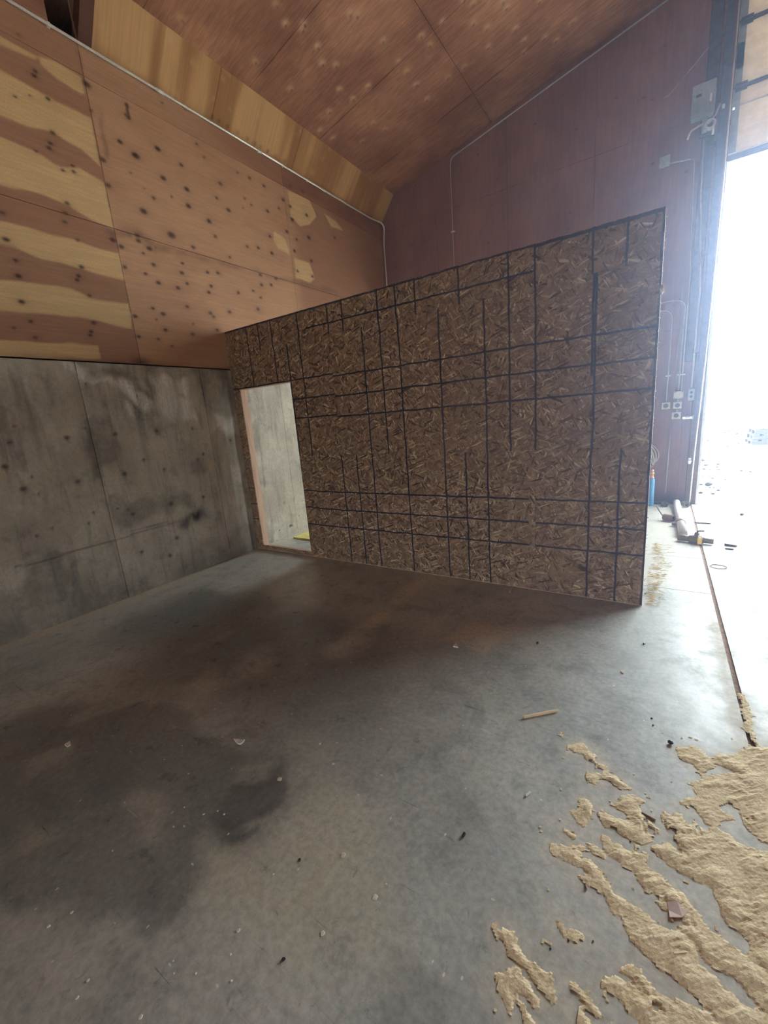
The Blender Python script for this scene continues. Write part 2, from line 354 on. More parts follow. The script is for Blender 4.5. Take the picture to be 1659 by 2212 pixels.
def mat_door_panel():
    t = NT('tan_door_panel', 0.6); f = t.noise(t.pos(), 9, 5, 0.65); g = t.noise(t.pos((1, 1, 14)), 2, 3)
    c = t.mix(t.ramp(f, 0.35, 0.7), (0.70, 0.60, 0.46), (0.82, 0.73, 0.60)); cc = t.mix(1.0, c, t.mix(g, (0.85, 0.85, 0.85), (1.08, 1.08, 1.08)), 'MULTIPLY'); t.col(cc)
    tl = t.n('ShaderNodeBsdfTranslucent'); t.inp(tl.inputs[0], cc); ms = t.n('ShaderNodeMixShader'); ms.inputs[0].default_value = 0.18; out = t.t.nodes['Material Output']
    t.lk(t.b.outputs[0], ms.inputs[1]); t.lk(tl.outputs[0], ms.inputs[2]); t.lk(ms.outputs[0], out.inputs[0]); return t.m
def mat_sawdust():
    t = NT('damp_sawdust', 0.95, spec=0.15); f = t.noise(t.pos(), 120, 4, 0.7); b = t.noise(t.pos(), 7, 4); fl = t.noise(t.pos((30, 90, 30), rot=(0, 0, 0.7)), 2.0, 3)
    c = t.mix(t.ramp(f, 0.3, 0.7), (0.68, 0.54, 0.32), (0.90, 0.77, 0.53)); c = t.mix(t.ramp(b, 0.45, 0.75, 0, 0.45), c, (0.60, 0.47, 0.28)); c = t.mix(t.ramp(fl, 0.66, 0.72, 0, 0.6), c, (0.93, 0.82, 0.60))
    t.bump(f, 0.4, 0.006); return t.col(c)
def mat_wood(name, c, k=0.2, ax=(3, 3, 40)):
    t = NT(name, 0.65, spec=0.3); g = t.noise(t.pos(ax), 1.2, 5, 0.6, 0.5); f = t.noise(t.pos(), 30, 3)
    a = t.mix(t.ramp(g, 0.3, 0.7), scl(c, 1 - k), scl(c, 1 + k)); return t.col(t.mix(t.ramp(f, 0.6, 0.75, 0, 0.35), a, scl(c, 0.55)))

M_PLY, M_PLY2, M_SOF, M_CEIL, M_BACK, M_CONC, M_FLOOR = mat_ply(), mat_ply_dark_row(), mat_soffit(), mat_ceiling(), mat_wallback(), mat_concrete_wall(), mat_floor()
M_DOOR, M_SAW = mat_door_panel(), mat_sawdust()
M_STUD = mat_wood('pine_stud', (0.60, 0.40, 0.28), 0.12, (30, 30, 3)); M_FRAME = mat_wood('brown_jamb_wood', (0.17, 0.10, 0.075)); M_BLOCK = mat_wood('dark_brown_rafter', (0.10, 0.035, 0.02))
M_GALV = simple('galvanized_steel', (0.86, 0.87, 0.86), 0.3, 0.35, 0.08, 60); M_CONDUIT = simple('dull_conduit', (0.50, 0.47, 0.46), 0.5, 0.5, 0.1, 40)
M_STEEL = simple('dark_track_steel', (0.10, 0.10, 0.12), 0.5, 0.5, 0.2, 20); M_WHITE = simple('white_edge_strip', (0.72, 0.72, 0.70), 0.5, 0, 0.08)
M_BOXGREY = simple('grey_enamel', (0.36, 0.42, 0.44), 0.5, 0.1, 0.12, 25); M_PLATE = simple('aged_ivory_plate', (0.62, 0.56, 0.42), 0.5, 0, 0.12, 50); M_BLACK = simple('black_plastic', (0.02, 0.02, 0.022), 0.4)
M_RUST = simple('rusty_iron', (0.27, 0.17, 0.13), 0.75, 0.3, 0.35, 60, 0.3); M_PVC = simple('dusty_white_pipe', (0.66, 0.62, 0.60), 0.5, 0, 0.12, 20); M_IRON = simple('old_iron_fitting', (0.20, 0.17, 0.13), 0.6, 0.5, 0.3, 50)
M_BRASS = simple('brass', (0.72, 0.48, 0.16), 0.35, 0.8, 0.15, 40); M_COPPER = simple('copper_fitting', (0.72, 0.42, 0.28), 0.4, 0.6, 0.2, 40); M_BLUE = simple('sky_blue_paint', (0.10, 0.36, 0.66), 0.4, 0, 0.1, 20)
M_CABLE = simple('cream_cable', (0.70, 0.66, 0.55), 0.5); M_YELLOW = simple('yellow_sheet', (0.74, 0.68, 0.22), 0.6, 0, 0.15, 9); M_DARK = simple('void_shade', (0.012, 0.010, 0.010), 0.9)
M_PLASTER = simple('white_plaster_drip', (0.66, 0.61, 0.50), 0.8, 0, 0.08, 50); M_SPLINT = mat_wood('fresh_wood_splinter', (0.68, 0.52, 0.34), 0.15); M_PINK = simple('pinkish_shard', (0.58, 0.44, 0.38), 0.7, 0, 0.1, 30)
M_GROUND = simple('sunlit_gravel_ground', (0.55, 0.53, 0.50), 0.9, 0, 0.12, 3.0); M_STONE = simple('dark_grey_stone', (0.012, 0.0118, 0.0115), 0.85, 0, 0.2, 20); M_PALLET = mat_wood('weathered_pallet_wood', (0.022, 0.021, 0.02)); M_SHELL = simple('outer_sheathing', (0.20, 0.14, 0.11), 0.8, 0, 0.15, 8)
M_PAPER = simple('paper_scrap', (0.66, 0.60, 0.54), 0.8, 0, 0.1, 40)

# ================================================================== structure
XL, YB, YF = -3.65, 3.85, -14.0          # left wall face, back wall face, wall behind the camera
XR, XRIDGE = 10.05, 3.2
def roof_z(x): x = np.asarray(x, float); return 5.37 + 0.2225 * (np.minimum(x, 2 * XRIDGE - x) - XL)
SL = 0.2225

# ---- floor: slabs with open joints
S = 1.929; zf = lambda a, b: tuple(onZ(a / S, 1400 + b / S)[:2]); zs = lambda a, b: tuple(onZ(1000 + a / 2.517, 1450 + b / 2.517)[:2]); zp = lambda a, b: tuple(onZ(700 + a / 2.183, 1200 + b / 2.183)[:2]); zw = lambda a, b: tuple(onZ(a / 2.37, 740 + b / 2.37)[:2])
def P2(f, pts): return [f(*p) for p in pts]
DARK1 = P2(zf, [(-500, 500), (0, 300), (300, 215), (700, 250), (1050, 370), (1240, 430), (1285, 490), (1250, 590), (1130, 680), (1135, 750), (1050, 790), (880, 760), (860, 880), (820, 970), (760, 1150), (560, 1290), (350, 1150), (0, 1000), (-500, 1000)])
DARK2 = P2(zf, [(950, 440), (1230, 420), (1280, 490), (1240, 590), (1110, 700), (1130, 750), (1050, 785), (880, 750), (820, 700), (900, 560)])
PALE1 = P2(zf, [(870, 780), (1100, 800), (1180, 690), (1310, 570), (1460, 600), (1500, 900), (1520, 1250), (1400, 1290), (1000, 1150), (840, 1020)])
GREYS = [P2(zf, p) for p in ([(450, 680), (520, 610), (660, 600), (665, 690), (520, 730)], [(520, 740), (650, 700), (660, 780), (560, 810)], [(80, 860), (110, 760), (240, 715), (245, 780), (150, 850)], [(60, 480), (200, 410), (295, 395), (280, 430), (180, 500), (60, 590)], [(980, 470), (1160, 450), (1140, 520), (1040, 540), (960, 540)], [(220, 330), (420, 230), (560, 205), (590, 230), (330, 320)], [(680, 160), (880, 130), (900, 170), (720, 190)])]
DUSTS = [P2(zp, p) for p in ([(290, 225), (380, 140), (450, 105), (560, 90), (675, 130), (600, 142), (500, 140), (440, 190), (360, 230)], [(150, 345), (220, 265), (330, 255), (290, 310), (240, 345)], [(550, 395), (640, 345), (880, 320), (930, 345), (810, 430), (755, 462), (640, 425)])]
SAW = [P2(zs, p) for p in (
 [(575, 408), (635, 393), (700, 430), (702, 452), (772, 512), (762, 528), (718, 515), (655, 450), (600, 432)],
 [(685, 578), (730, 560), (780, 543), (840, 580), (905, 638), (870, 640), (785, 588), (738, 580), (722, 608), (690, 600)],
 [(655, 703), (720, 725), (780, 790), (860, 825), (912, 827), (915, 790), (868, 755), (830, 735), (860, 690), (940, 684), (990, 715), (945, 735), (985, 790), (1045, 835), (1110, 773), (1190, 780), (1250, 835), (1330, 885), (1200, 908), (1130, 880), (1050, 868), (1000, 870), (1025, 930), (980, 945), (900, 910), (830, 870), (750, 820), (690, 800), (655, 838), (618, 800), (590, 768), (640, 750)],
 [(545, 858), (600, 888), (590, 893)], [(680, 955), (740, 978), (772, 1012), (700, 990)],
 [(1190, 720), (1290, 690), (1255, 620), (1370, 570), (1500, 558), (1450, 525), (1360, 498), (1390, 458), (1500, 465), (1560, 398), (1700, 430), (2000, 600), (2000, 1000), (1659, 930), (1640, 925), (1545, 835), (1500, 742), (1440, 728), (1400, 745), (1480, 800), (1400, 808), (1385, 850), (1340, 835), (1290, 770)],
 [(1050, 980), (1130, 948), (1200, 990), (1150, 900), (1300, 890), (1385, 870), (1450, 905), (1560, 980), (1659, 990), (2000, 1150), (2000, 1900), (1659, 1640), (1600, 1600), (1570, 1475), (1530, 1440), (1440, 1380), (1400, 1290), (1410, 1240), (1370, 1170), (1270, 1130), (1180, 1090), (1085, 1025)],
 [(750, 903), (830, 938), (920, 998), (985, 1000), (980, 1060), (1080, 1130), (1200, 1220), (1240, 1270), (1280, 1340), (1330, 1440), (1400, 1490), (1500, 1540), (1600, 1620), (1659, 1700), (1900, 1950), (1750, 1950), (1600, 1790), (1500, 1655), (1330, 1565), (1250, 1465), (1190, 1420), (1240, 1390), (1190, 1320), (1110, 1250), (1000, 1180), (930, 1080), (850, 1030), (790, 980)],
 [(480, 963), (560, 965), (640, 960), (630, 1035), (700, 1055), (770, 1130), (800, 1200), (880, 1260), (960, 1310), (1060, 1390), (1180, 1425), (1250, 1550), (1330, 1640), (1420, 1730), (1560, 1850), (1659, 1890), (1800, 2000), (1480, 2000), (1330, 1830), (1200, 1700), (1050, 1590), (960, 1480), (890, 1390), (925, 1345), (830, 1310), (790, 1225), (730, 1170), (630, 1125), (690, 1118), (660, 1065), (560, 1015)],
 [(745, 1690), (830, 1678), (900, 1740), (1000, 1780), (1000, 1740), (870, 1640), (900, 1608), (1000, 1680), (1060, 1760), (1200, 1830), (1300, 1860), (1420, 2000), (1050, 2000), (900, 1840), (850, 1760)],
 [(205, 1425), (272, 1430), (310, 1520), (385, 1620), (500, 1735), (640, 1860), (720, 1960), (680, 1960), (480, 1765), (350, 1625), (245, 1545)],
 [(205, 1660), (280, 1648), (350, 1725), (385, 1795), (330, 1765), (235, 1712)], [(180, 1668), (200, 1690), (300, 1820), (400, 1950), (370, 1950), (250, 1790)],
 [(508, 1373), (565, 1400), (645, 1462), (590, 1468), (550, 1432)], [(395, 1600), (480, 1645), (600, 1725), (720, 1830), (590, 1740), (470, 1665)],
 [(1165, 418), (1260, 412), (1325, 470), (1352, 512), (1290, 547), (1268, 510), (1180, 470)], [(1590, 1470), (1700, 1500), (1700, 1680), (1600, 1580)], [(1060, 1265), (1110, 1250), (1130, 1300), (1080, 1290)], [(1250, 1610), (1330, 1640), (1300, 1650)], [(1750, 1860), (1850, 1900), (1900, 1990), (1700, 1900)])]
SAW += [P2(lambda a, b: tuple(onZ(a, b)[:2]), p) for p in ([(1600, 1500), (1604, 1500), (1618, 1560), (1648, 1655), (1640, 1652), (1614, 1575)],)]
def floor_attr(V):
    x, y = V[:, 0], V[:, 1]; c = np.zeros((len(V), 3)); nx = (fbm(x * 4, y * 4, 3) - 0.5) * 0.35; ny = (fbm(x * 4 + 9, y * 4, 5) - 0.5) * 0.35; X, Y = x + nx, y + ny
    vis = (x < 2.4) & (y > -5) & (y < 3.9)
    r = sstep(0.07, -0.07, sdpoly(X, Y, DARK1)) * 0.66; r = np.maximum(r, sstep(0.04, -0.06, sdpoly(X, Y, DARK2)) * 0.95)
    stain_shade = sstep(-0.9, -1.3, y) * sstep(-2.7, -1.9, y) * sstep(-0.2, -1.0, x) * sstep(-3.3, -2.9, x) * 0.75 * sstep(0.25, 0.55, fbm(x * 2, y * 2, 41)); r = np.maximum(r, stain_shade)  # brown stain band, darkened to deepen the partition's shadow in the floor colour
    g = sstep(0.15, -0.12, sdpoly(X, Y, PALE1)) * 0.8
    b = np.zeros(len(V))
    for p in GREYS: g = np.maximum(g, sstep(0.03, -0.05, sdpoly(x + nx * .5, y + ny * .5, p)) * 0.45); r = r * (1 - sstep(0.03, -0.03, sdpoly(x + nx * .5, y + ny * .5, p)) * 0.55)
    for p in DUSTS: b = np.maximum(b, sstep(0.04, -0.06, sdpoly(x + nx * .4, y + ny * .4, p)))
    edge = sstep(-3.42 , -3.55, x + (fbm(x * 3, y * 3, 8) - 0.5) * 0.25); b = np.maximum(b, edge * 0.9)
    jt = np.exp(-((x - 1.24) / 0.05) ** 2) * sstep(1.2, 0.2, y); b = np.maximum(b, jt * 0.9)
    near = sstep(0.95, 1.6, x + 0.12 * y) * sstep(-2.6, -0.6, y); b = np.maximum(b, near * (0.25 + 0.55 * sstep(0.45, 0.6, fbm(x * 5 + 3, y * 2.4, 11))))
    door = sstep(0.3, 0.7, y) * sstep(0.5, 0.9, x); b = np.maximum(b, door * (0.45 + 0.5 * fbm(x * 2, y * 2, 12)))
    m = (x > -0.2) & (y < -0.9) & (y > -4.2); dd = np.full(len(V), 9.0)
    for p in SAW: dd[m] = np.minimum(dd[m], sdpoly(x[m] + nx[m] * .12, y[m] + ny[m] * .12, p))
    b = np.maximum(b, sstep(0.09, -0.01, dd) * 0.85)
    for i in range(3): c[:, i] = (r, g, b)[i] * vis
    return c
floor = structure(empty('floor'), 'worn concrete floor slab with sawdust and stains')
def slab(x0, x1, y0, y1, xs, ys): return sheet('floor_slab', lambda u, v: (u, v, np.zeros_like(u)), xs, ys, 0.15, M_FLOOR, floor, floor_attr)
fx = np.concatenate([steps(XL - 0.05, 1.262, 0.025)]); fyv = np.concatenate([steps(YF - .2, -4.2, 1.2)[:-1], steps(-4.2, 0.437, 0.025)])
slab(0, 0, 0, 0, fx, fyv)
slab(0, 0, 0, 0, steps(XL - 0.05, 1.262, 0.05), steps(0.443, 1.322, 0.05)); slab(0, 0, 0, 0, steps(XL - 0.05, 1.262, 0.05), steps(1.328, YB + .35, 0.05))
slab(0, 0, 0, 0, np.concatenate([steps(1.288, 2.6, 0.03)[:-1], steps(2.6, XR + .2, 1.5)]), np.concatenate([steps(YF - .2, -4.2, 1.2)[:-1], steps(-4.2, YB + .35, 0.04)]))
box('joint_filler', (1.262, YF, -0.15), (1.288, YB + .3, -0.009), simple('dirty_joint_fill', (0.30, 0.20, 0.14), 0.9, 0, 0.3, 40), floor)
box('joint_filler', (XL, 0.437, -0.15), (1.262, 0.443, -0.01), M_IRON, floor); box('joint_filler', (XL, 1.322, -0.15), (1.262, 1.328, -0.01), M_IRON, floor)

# ---- left wall: concrete below, plywood above
wall_left = structure(empty('wall_left'), 'left wall: stained formed concrete with knotty plywood boards above')
zc = lambda a, b: tuple(onX(a / 2.37, 740 + b / 2.37, XL)[1:])
HOLES = [(50, 512, 12), (343, 488, 15), (588, 470, 13), (800, 452, 12), (25, 636, 16), (120, 750, 17), (163, 686, 8), (400, 712, 12), (637, 672, 14), (840, 650, 9), (875, 825, 14), (680, 878, 12), (655, 856, 7), (1040, 790, 10), (985, 440, 8), (1040, 570, 9), (905, 1000, 12), (725, 1072, 11), (190, 990, 10), (268, 952, 8), (440, 214, 7), (75, 430, 7), (435, 440, 7), (1180, 500, 9), (1010, 600, 8), (735, 600, 9), (870, 1090, 12), (480, 870, 9), (455, 925, 8), (600, 850, 6), (200, 775, 7), (700, 270, 5)]
HOLES = [(*zc(a, b), s / 2.37 * abs(depth(onX(a / 2.37, 740 + b / 2.37, XL))) / F_PX * 0.85) for a, b, s in HOLES]
CWHITE = [P2(zc, p) for p in ([(310, 90), (400, 110), (430, 175), (560, 190), (680, 225), (750, 300), (740, 330), (620, 240), (500, 180), (400, 190)], [(770, 190), (850, 180), (890, 290), (900, 400), (840, 360), (800, 300)], [(890, 180), (945, 200), (960, 290), (920, 260)], [(930, 300), (965, 290), (980, 390), (950, 390)], [(1080, 380), (1200, 380), (1210, 460), (1100, 450)], [(660, 320), (675, 340), (680, 380), (668, 370)])]
CDARK = [P2(zc, p) for p in ([(330, 120), (460, 110), (640, 150), (740, 250), (760, 330), (720, 280), (600, 190), (480, 150)], [(730, 110), (790, 120), (770, 260), (745, 300)], [(860, 160), (900, 170), (980, 330), (960, 330), (900, 230)], [(990, 170), (1020, 160), (1050, 260), (1040, 330)], [(1100, 130), (1170, 130), (1180, 200), (1110, 180)], [(460, 590), (510, 590), (520, 680), (480, 690)], [(230, 130), (250, 150), (290, 330), (275, 330)], [(380, 1160), (410, 1220), (430, 1360), (390, 1360)], [(100, 160), (118, 200), (112, 330)])]
CBLOT = [(zc(995, 890), 0.20, 0.10, 0.95), (zc(960, 905), 0.2, 0.05, 0.5), (zc(820, 1110), 0.09, 0.09, 0.45), (zc(490, 640), 0.07, 0.12, 0.45), (zc(140, 990), 0.10, 0.08, 0.35), (zc(495, 1115), 0.06, 0.05, 0.45), (zc(380, 1120), 0.05, 0.06, 0.25), (zc(220, 1190), 0.05, 0.08, 0.45), (zc(915, 1090), 0.05, 0.06, 0.4)]
CRACK = P2(zc, [(80, 1150), (200, 1125), (330, 1085), (450, 1050), (600, 1010), (760, 955), (930, 910), (1000, 890)]); CRACK2 = P2(zc, [(400, 1040), (520, 1010), (700, 960), (860, 915)])
def conc_attr(V):
    y, z = V[:, 1], V[:, 2]; n = len(V); c = np.zeros((n, 3)); ny = (fbm(y * 7, z * 3, 2) - 0.5) * 0.18; nz = (fbm(y * 7 + 5, z * 3, 4) - 0.5) * 0.22; a = y + ny; b = z + nz
    r = np.zeros(n); g = np.zeros(n); k = np.zeros(n)
    for p in CDARK: r = np.maximum(r, sstep(0.05, -0.05, sdpoly(a, b, p)) * 0.75)
    drip = sstep(0.50, 0.72, fbm(y * 9, z * 0.55, 21)) * sstep(0.9, 2.3, z + (fbm(y * 5, 0 * z, 6) - .5) * 1.6); r = np.maximum(r, drip * 0.6)
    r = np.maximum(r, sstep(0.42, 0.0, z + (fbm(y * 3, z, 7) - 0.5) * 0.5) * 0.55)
    r = np.maximum(r, sstep(0.52, 0.7, fbm(y * 3.1, z * 3.4, 77)) * 0.5)
    for (cy_, cz_), sy_, sz_, am in CBLOT: r = np.maximum(r, am * np.exp(-(((a - cy_) / sy_) ** 2 + ((b - cz_) / sz_) ** 2) * 1.6))
    dl = np.minimum(sdline(y, z, CRACK), sdline(y, z, CRACK2) + 0.004); k = np.maximum(k, sstep(0.012, 0.004, dl) * (0.35 + 0.4 * fbm(y * 6, z * 6, 9)))
    for p in CWHITE: g = np.maximum(g, sstep(0.05, -0.03, sdpoly(a, b, p)) * 1.0)
    g = np.maximum(g, sstep(0.6, 0.78, fbm(y * 6, z * 1.2, 33)) * sstep(1.3, 2.2, z) * 0.5)
    (by_, bz_) = zc(998, 893); k = np.maximum(k, 0.95 * np.exp(-(((a - by_) / .11) ** 2 + ((b - bz_) / .055) ** 2) * 1.3))
    for hy, hz, s in HOLES:
        d2 = ((y - hy) / (s * 1.1)) ** 2 + ((z - hz) / s) ** 2; k = np.maximum(k, np.exp(-d2 ** 1.5) * 1.0)
        tail = np.exp(-((y - hy) / (s * .45)) ** 2) * np.exp(-(np.minimum(z - hz, 0) / (s * 2.6)) ** 2) * (z < hz); k = np.maximum(k, tail * 0.5)
    far = (y > 0.3); k = np.where(far, np.maximum(k, sstep(0.70, 0.80, fbm(y * 14, z * 14, 55)) * sstep(0.75, 0.3, z) * 0.8), k)
    r = np.where(far, r * 0.35, r)
    c[:, 0], c[:, 1], c[:, 2] = r, g, k
    return c
seams = [-14.0] + [-1.69 - 1.22 * k for k in range(10, 0, -1)] + [-1.685, -0.425, 0.79, 2.01, 3.23, YB + .1]
for a, b in zip(seams[:-1], seams[1:]):
    h = 0.016 if (b > -3.2 and a < 1.3) else 0.12
    tilt = 0.004 * math.sin(a * 7.0)
    sheet('concrete_panel', lambda u, v, a=a, t=tilt: (XL + t * np.ones_like(u), u, v), steps(a + 0.003, b - 0.003, h), steps(-0.02, 2.312, h), 0.18, M_CONC, wall_left, conc_attr)
box('wall_core', (XL - 0.45, YF, -0.1), (XL - 0.05, YB + .2, 2.30), M_SHELL, wall_left)
box('sheathing', (XL - 0.55, YF - .2, 2.2), (XL - 0.45, YB + .2, 6.0), M_SHELL, wall_left)

zk = lambda a, b: tuple(onX(a / S, b / S, XL)[1:])
KN = [(500,590,12),(565,648,18),(657,620,14),(680,742,13),(755,687,10),(778,788,13),(785,858,13),(598,880,16),(640,825,9),(872,922,12),(903,825,8),(918,765,10),(952,875,11),(715,980,18),(897,985,9),(805,1030,10),(572,980,14),(577,1003,12),(623,1035,14),(597,1055,7),(640,1103,10),(607,1140,8),(758,1137,10),(760,1097,8),(660,1178,11),(742,1200,10),(780,1182,8),(865,1135,8),(908,1137,9),(880,1192,9),(870,1218,9),(993,1220,8),(1055,1212,6),(1087,1240,7),(1115,880,9),(1125,985,8),(1133,1055,9),(1030,1027,7),(1076,1033,8),(958,1072,7),(1040,742,8),(990,720,6),(1100,775,9),(1020,828,6),(1047,853,6),(1013,866,4),(1162,868,6),(1180,833,9),(1195,965,9),(1210,860,8),(1218,915,10),(1278,897,9),(1287,990,11),(1236,998,7),(1227,1045,8),(1297,1087,9),(1240,1130,7),(1302,1152,8),(1395,990,8),(1210,775,6),(1263,800,8),(1150,1160,10),(1085,1145,10),(1090,1187,9),(1130,1187,8),(780,1278,9),(877,1305,10),(890,1320,8),(957,1300,10),(1075,1288,9),(805,1350,5),(690,1375,10),(803,1392,9),(905,1375,8),(660,1413,7),(680,1308,11),(637,1285,9),(652,1332,5),(563,1318,11),(578,1403,9),(717,1442,6),(527,438,9),(535,490,11),(524,478,8),(148,298,8),(142,315,11),(200,412,10),(380,460,8),(362,352,16),(63,403,8),(220,553,11),(210,597,10),(205,617,11),(150,630,8),(428,665,14),(450,772,13),(303,690,8),(307,715,9),(262,710,8),(280,847,11),(272,888,11),(270,925,10),(10,887,11),(25,998,14),(323,1000,8),(340,1113,11),(327,1150,10),(322,1167,10),(65,1085,10),(77,1150,13),(373,1232,8),(90,1258,13),(128,1340,10),(58,1367,8),(148,1407,10),(390,1345,11),(380,1382,9),(376,1397,9),(520,1113,10),(505,1027,12),(470,1000,14),(820,600,7),(850,655,6),(545,720,5),(600,785,4),(715,820,5),(675,430,5),(125,400,5),(80,150,7)]
KNOTS = []
for a, b, s in KN:
    p = onX(a / S, b / S, XL); KNOTS.append((p[1], p[2], s / S * depth(p) / F_PX * 0.9))
_rng = random.Random(4)
for _ in range(160): KNOTS.append((_rng.uniform(-9, -2.4), _rng.uniform(2.35, 5.0), _rng.uniform(0.012, 0.03)))
LIGHT = [P2(zk, p) for p in ([(-300, 20), (0, 142), (75, 190), (165, 247), (150, 252), (0, 182), (-300, 80)], [(172, 245), (260, 280), (345, 330), (357, 392), (345, 395), (240, 330), (175, 275)], [(-300, 180), (0, 290), (100, 347), (205, 405), (225, 420), (380, 490), (415, 690), (330, 610), (240, 558), (215, 550), (140, 535), (0, 480), (-300, 400)], [(-300, 490), (0, 570), (155, 632), (235, 690), (260, 700), (330, 705), (437, 765), (470, 958), (400, 920), (300, 860), (200, 822), (70, 785), (0, 770), (-300, 700)], [(-300, 860), (0, 920), (150, 955), (310, 1002), (390, 1030), (498, 1062), (520, 1165), (410, 1140), (300, 1110), (170, 1085), (60, 1037), (0, 1022), (-300, 970)], [(-300, 1120), (0, 1165), (80, 1172), (260, 1202), (300, 1208), (380, 1240), (538, 1265), (552, 1372), (450, 1350), (330, 1320), (130, 1300), (0, 1290), (-300, 1270)], [(-300, 1400), (0, 1415), (130, 1428), (300, 1432), (412, 1445), (420, 1500), (0, 1500), (-300, 1495)], [(1196, 792), (1290, 832), (1318, 900), (1290, 935), (1250, 940), (1213, 900)], [(1140, 965), (1190, 1000), (1205, 1062), (1160, 1032), (1138, 1000)], [(1225, 1075), (1290, 1100), (1310, 1160), (1290, 1175), (1235, 1160)], [(1350, 890), (1400, 922), (1430, 960), (1380, 942)])]
SMUDGE = P2(zk, [(600, 1020), (700, 1042), (830, 1072), (940, 1100), (1050, 1130), (1150, 1160), (1300, 1190), (1400, 1220)]); SOOT = P2(zk, [(455, 968), (520, 972), (590, 985), (640, 1030)]); SEAMW = P2(zk, [(330, 215), (350, 300), (395, 400), (425, 500), (440, 650)]); BLK = P2(zk, [(527, 435), (532, 465), (540, 492)])
def ply_attr(V):
    y, z = V[:, 1], V[:, 2]; n = len(V); c = np.zeros((n, 3)); a = y + (fbm(y * 6, z * 9, 2) - 0.5) * 0.05; b = z + (fbm(y * 3, z * 5, 4) - 0.5) * 0.05
    L = np.zeros(n); k = np.zeros(n)
    for p in LIGHT: L = np.maximum(L, sstep(0.012, -0.012, sdpoly(a, b, p)))
    far = y < -2.6
    L = np.where(far, sstep(0.5, 0.56, vnoise(y * 0.35, z * 4.2, 3)), L) * (0.82 + 0.18 * fbm(y * 3, z * 20, 6))
    for ky, kz, s in KNOTS:
        m = (abs(y - ky) < 5 * s) & (abs(z - kz) < 4 * s)
        if m.any():
            d2 = ((y[m] - ky) / (s * 1.25)) ** 2 + ((z[m] - kz) / (s * 0.85)) ** 2
            k[m] = np.maximum(k[m], np.maximum(np.exp(-d2 ** 1.6) * 0.95, 0.22 * np.exp(-d2 * 0.25)))
    k = np.maximum(k, 0.40 * sstep(0.07, 0.0, sdline(a, b, SMUDGE)) * fbm(y * 8, z * 8, 12) * 1.3); k = np.maximum(k, 0.8 * np.exp(-(sdline(a, b, SOOT) / 0.05) ** 2) * fbm(y * 9, z * 9, 15) * 1.3)
    k = np.maximum(k, 0.42 * np.exp(-(sdline(a + .03 * (fbm(y * 7, z * 7, 44) - .5), b, SEAMW) / 0.022) ** 2) * sstep(.3, .6, fbm(y * 5, z * 5, 45))); k = np.maximum(k, 0.85 * np.exp(-(sdline(a, b, BLK) / 0.018) ** 2))
    k = np.maximum(k, 0.7 * np.exp(-((z - 2.335) / 0.03) ** 2) * fbm(y * 4, z, 19)); k = np.maximum(k, 0.85 * np.exp(-(((y + 1.08) / 0.10) ** 2 + ((z - 2.34) / 0.05) ** 2)))
    t = sstep(-1.09, -1.07, y) * (1 - 0.85 * sstep(1.25, 1.6, a + 0.3 * (fbm(y * 4, z * 3, 22) - .5))); t = np.where(y < -1.08, 0.15, t); t = np.where((z > 4.78), np.where(y < -1.08, .3, .75 * sstep(0.9, -0.2, y + (z - 4.9))), t)
    c[:, 0], c[:, 1], c[:, 2] = L, k, t
    return c
rows = [(2.326, 3.561), (3.566, 4.778)]
cols = [-13.29 + 2.44 * k for k in range(5)] + [-1.083, 1.345, 3.782, YB + .05]
cols[4] = -3.523
for (z0, z1) in rows:
    for a, b in zip(cols[:-1], cols[1:]):
        h = 0.0125 if b > -1.2 and a < 3 else (0.06 if b < -3 else 0.014)
        if b < -3.0: h = 0.06
        if a < -3.4 and b > -1.2: h = 0.0125
        sheet('plywood_panel', lambda u, v, a=a: (np.full_like(u, XL), u, v), steps(a + 0.0015, b - 0.0015, h), steps(z0, z1, h), 0.018, M_PLY, wall_left, ply_attr)
for a, b in zip(cols[:-1], cols[1:]):
    if b < -1.0 and b > -1.2:
        sheet('plywood_panel', lambda u, v: (np.full_like(u, XL), u, v), steps(a + 0.0015, b - 0.0015, .02), steps(4.782, 5.03, .02), 0.018, M_PLY, wall_left, ply_attr)
        sheet('plywood_panel', lambda u, v: (np.full_like(u, XL), u, v), steps(a + 0.0015, -1.29, .03), steps(5.032, 5.365, .03), 0.018, M_PLY2, wall_left, ply_attr)
    else:
        sheet('plywood_panel', lambda u, v: (np.full_like(u, XL), u, v), steps(a + 0.0015, b - 0.0015, .02 if b > -1.5 else 0.1), steps(4.782, 5.365, .02 if b > -1.5 else 0.1), 0.018, M_PLY if -1.2 < a < 0 else M_PLY2, wall_left, ply_attr)
box('pocket_shade', (XL - 0.44, -1.30, 5.0), (XL - 0.40, -1.0, 5.40), M_DARK, wall_left)  # near-black slab paints the shade inside the wall pocket

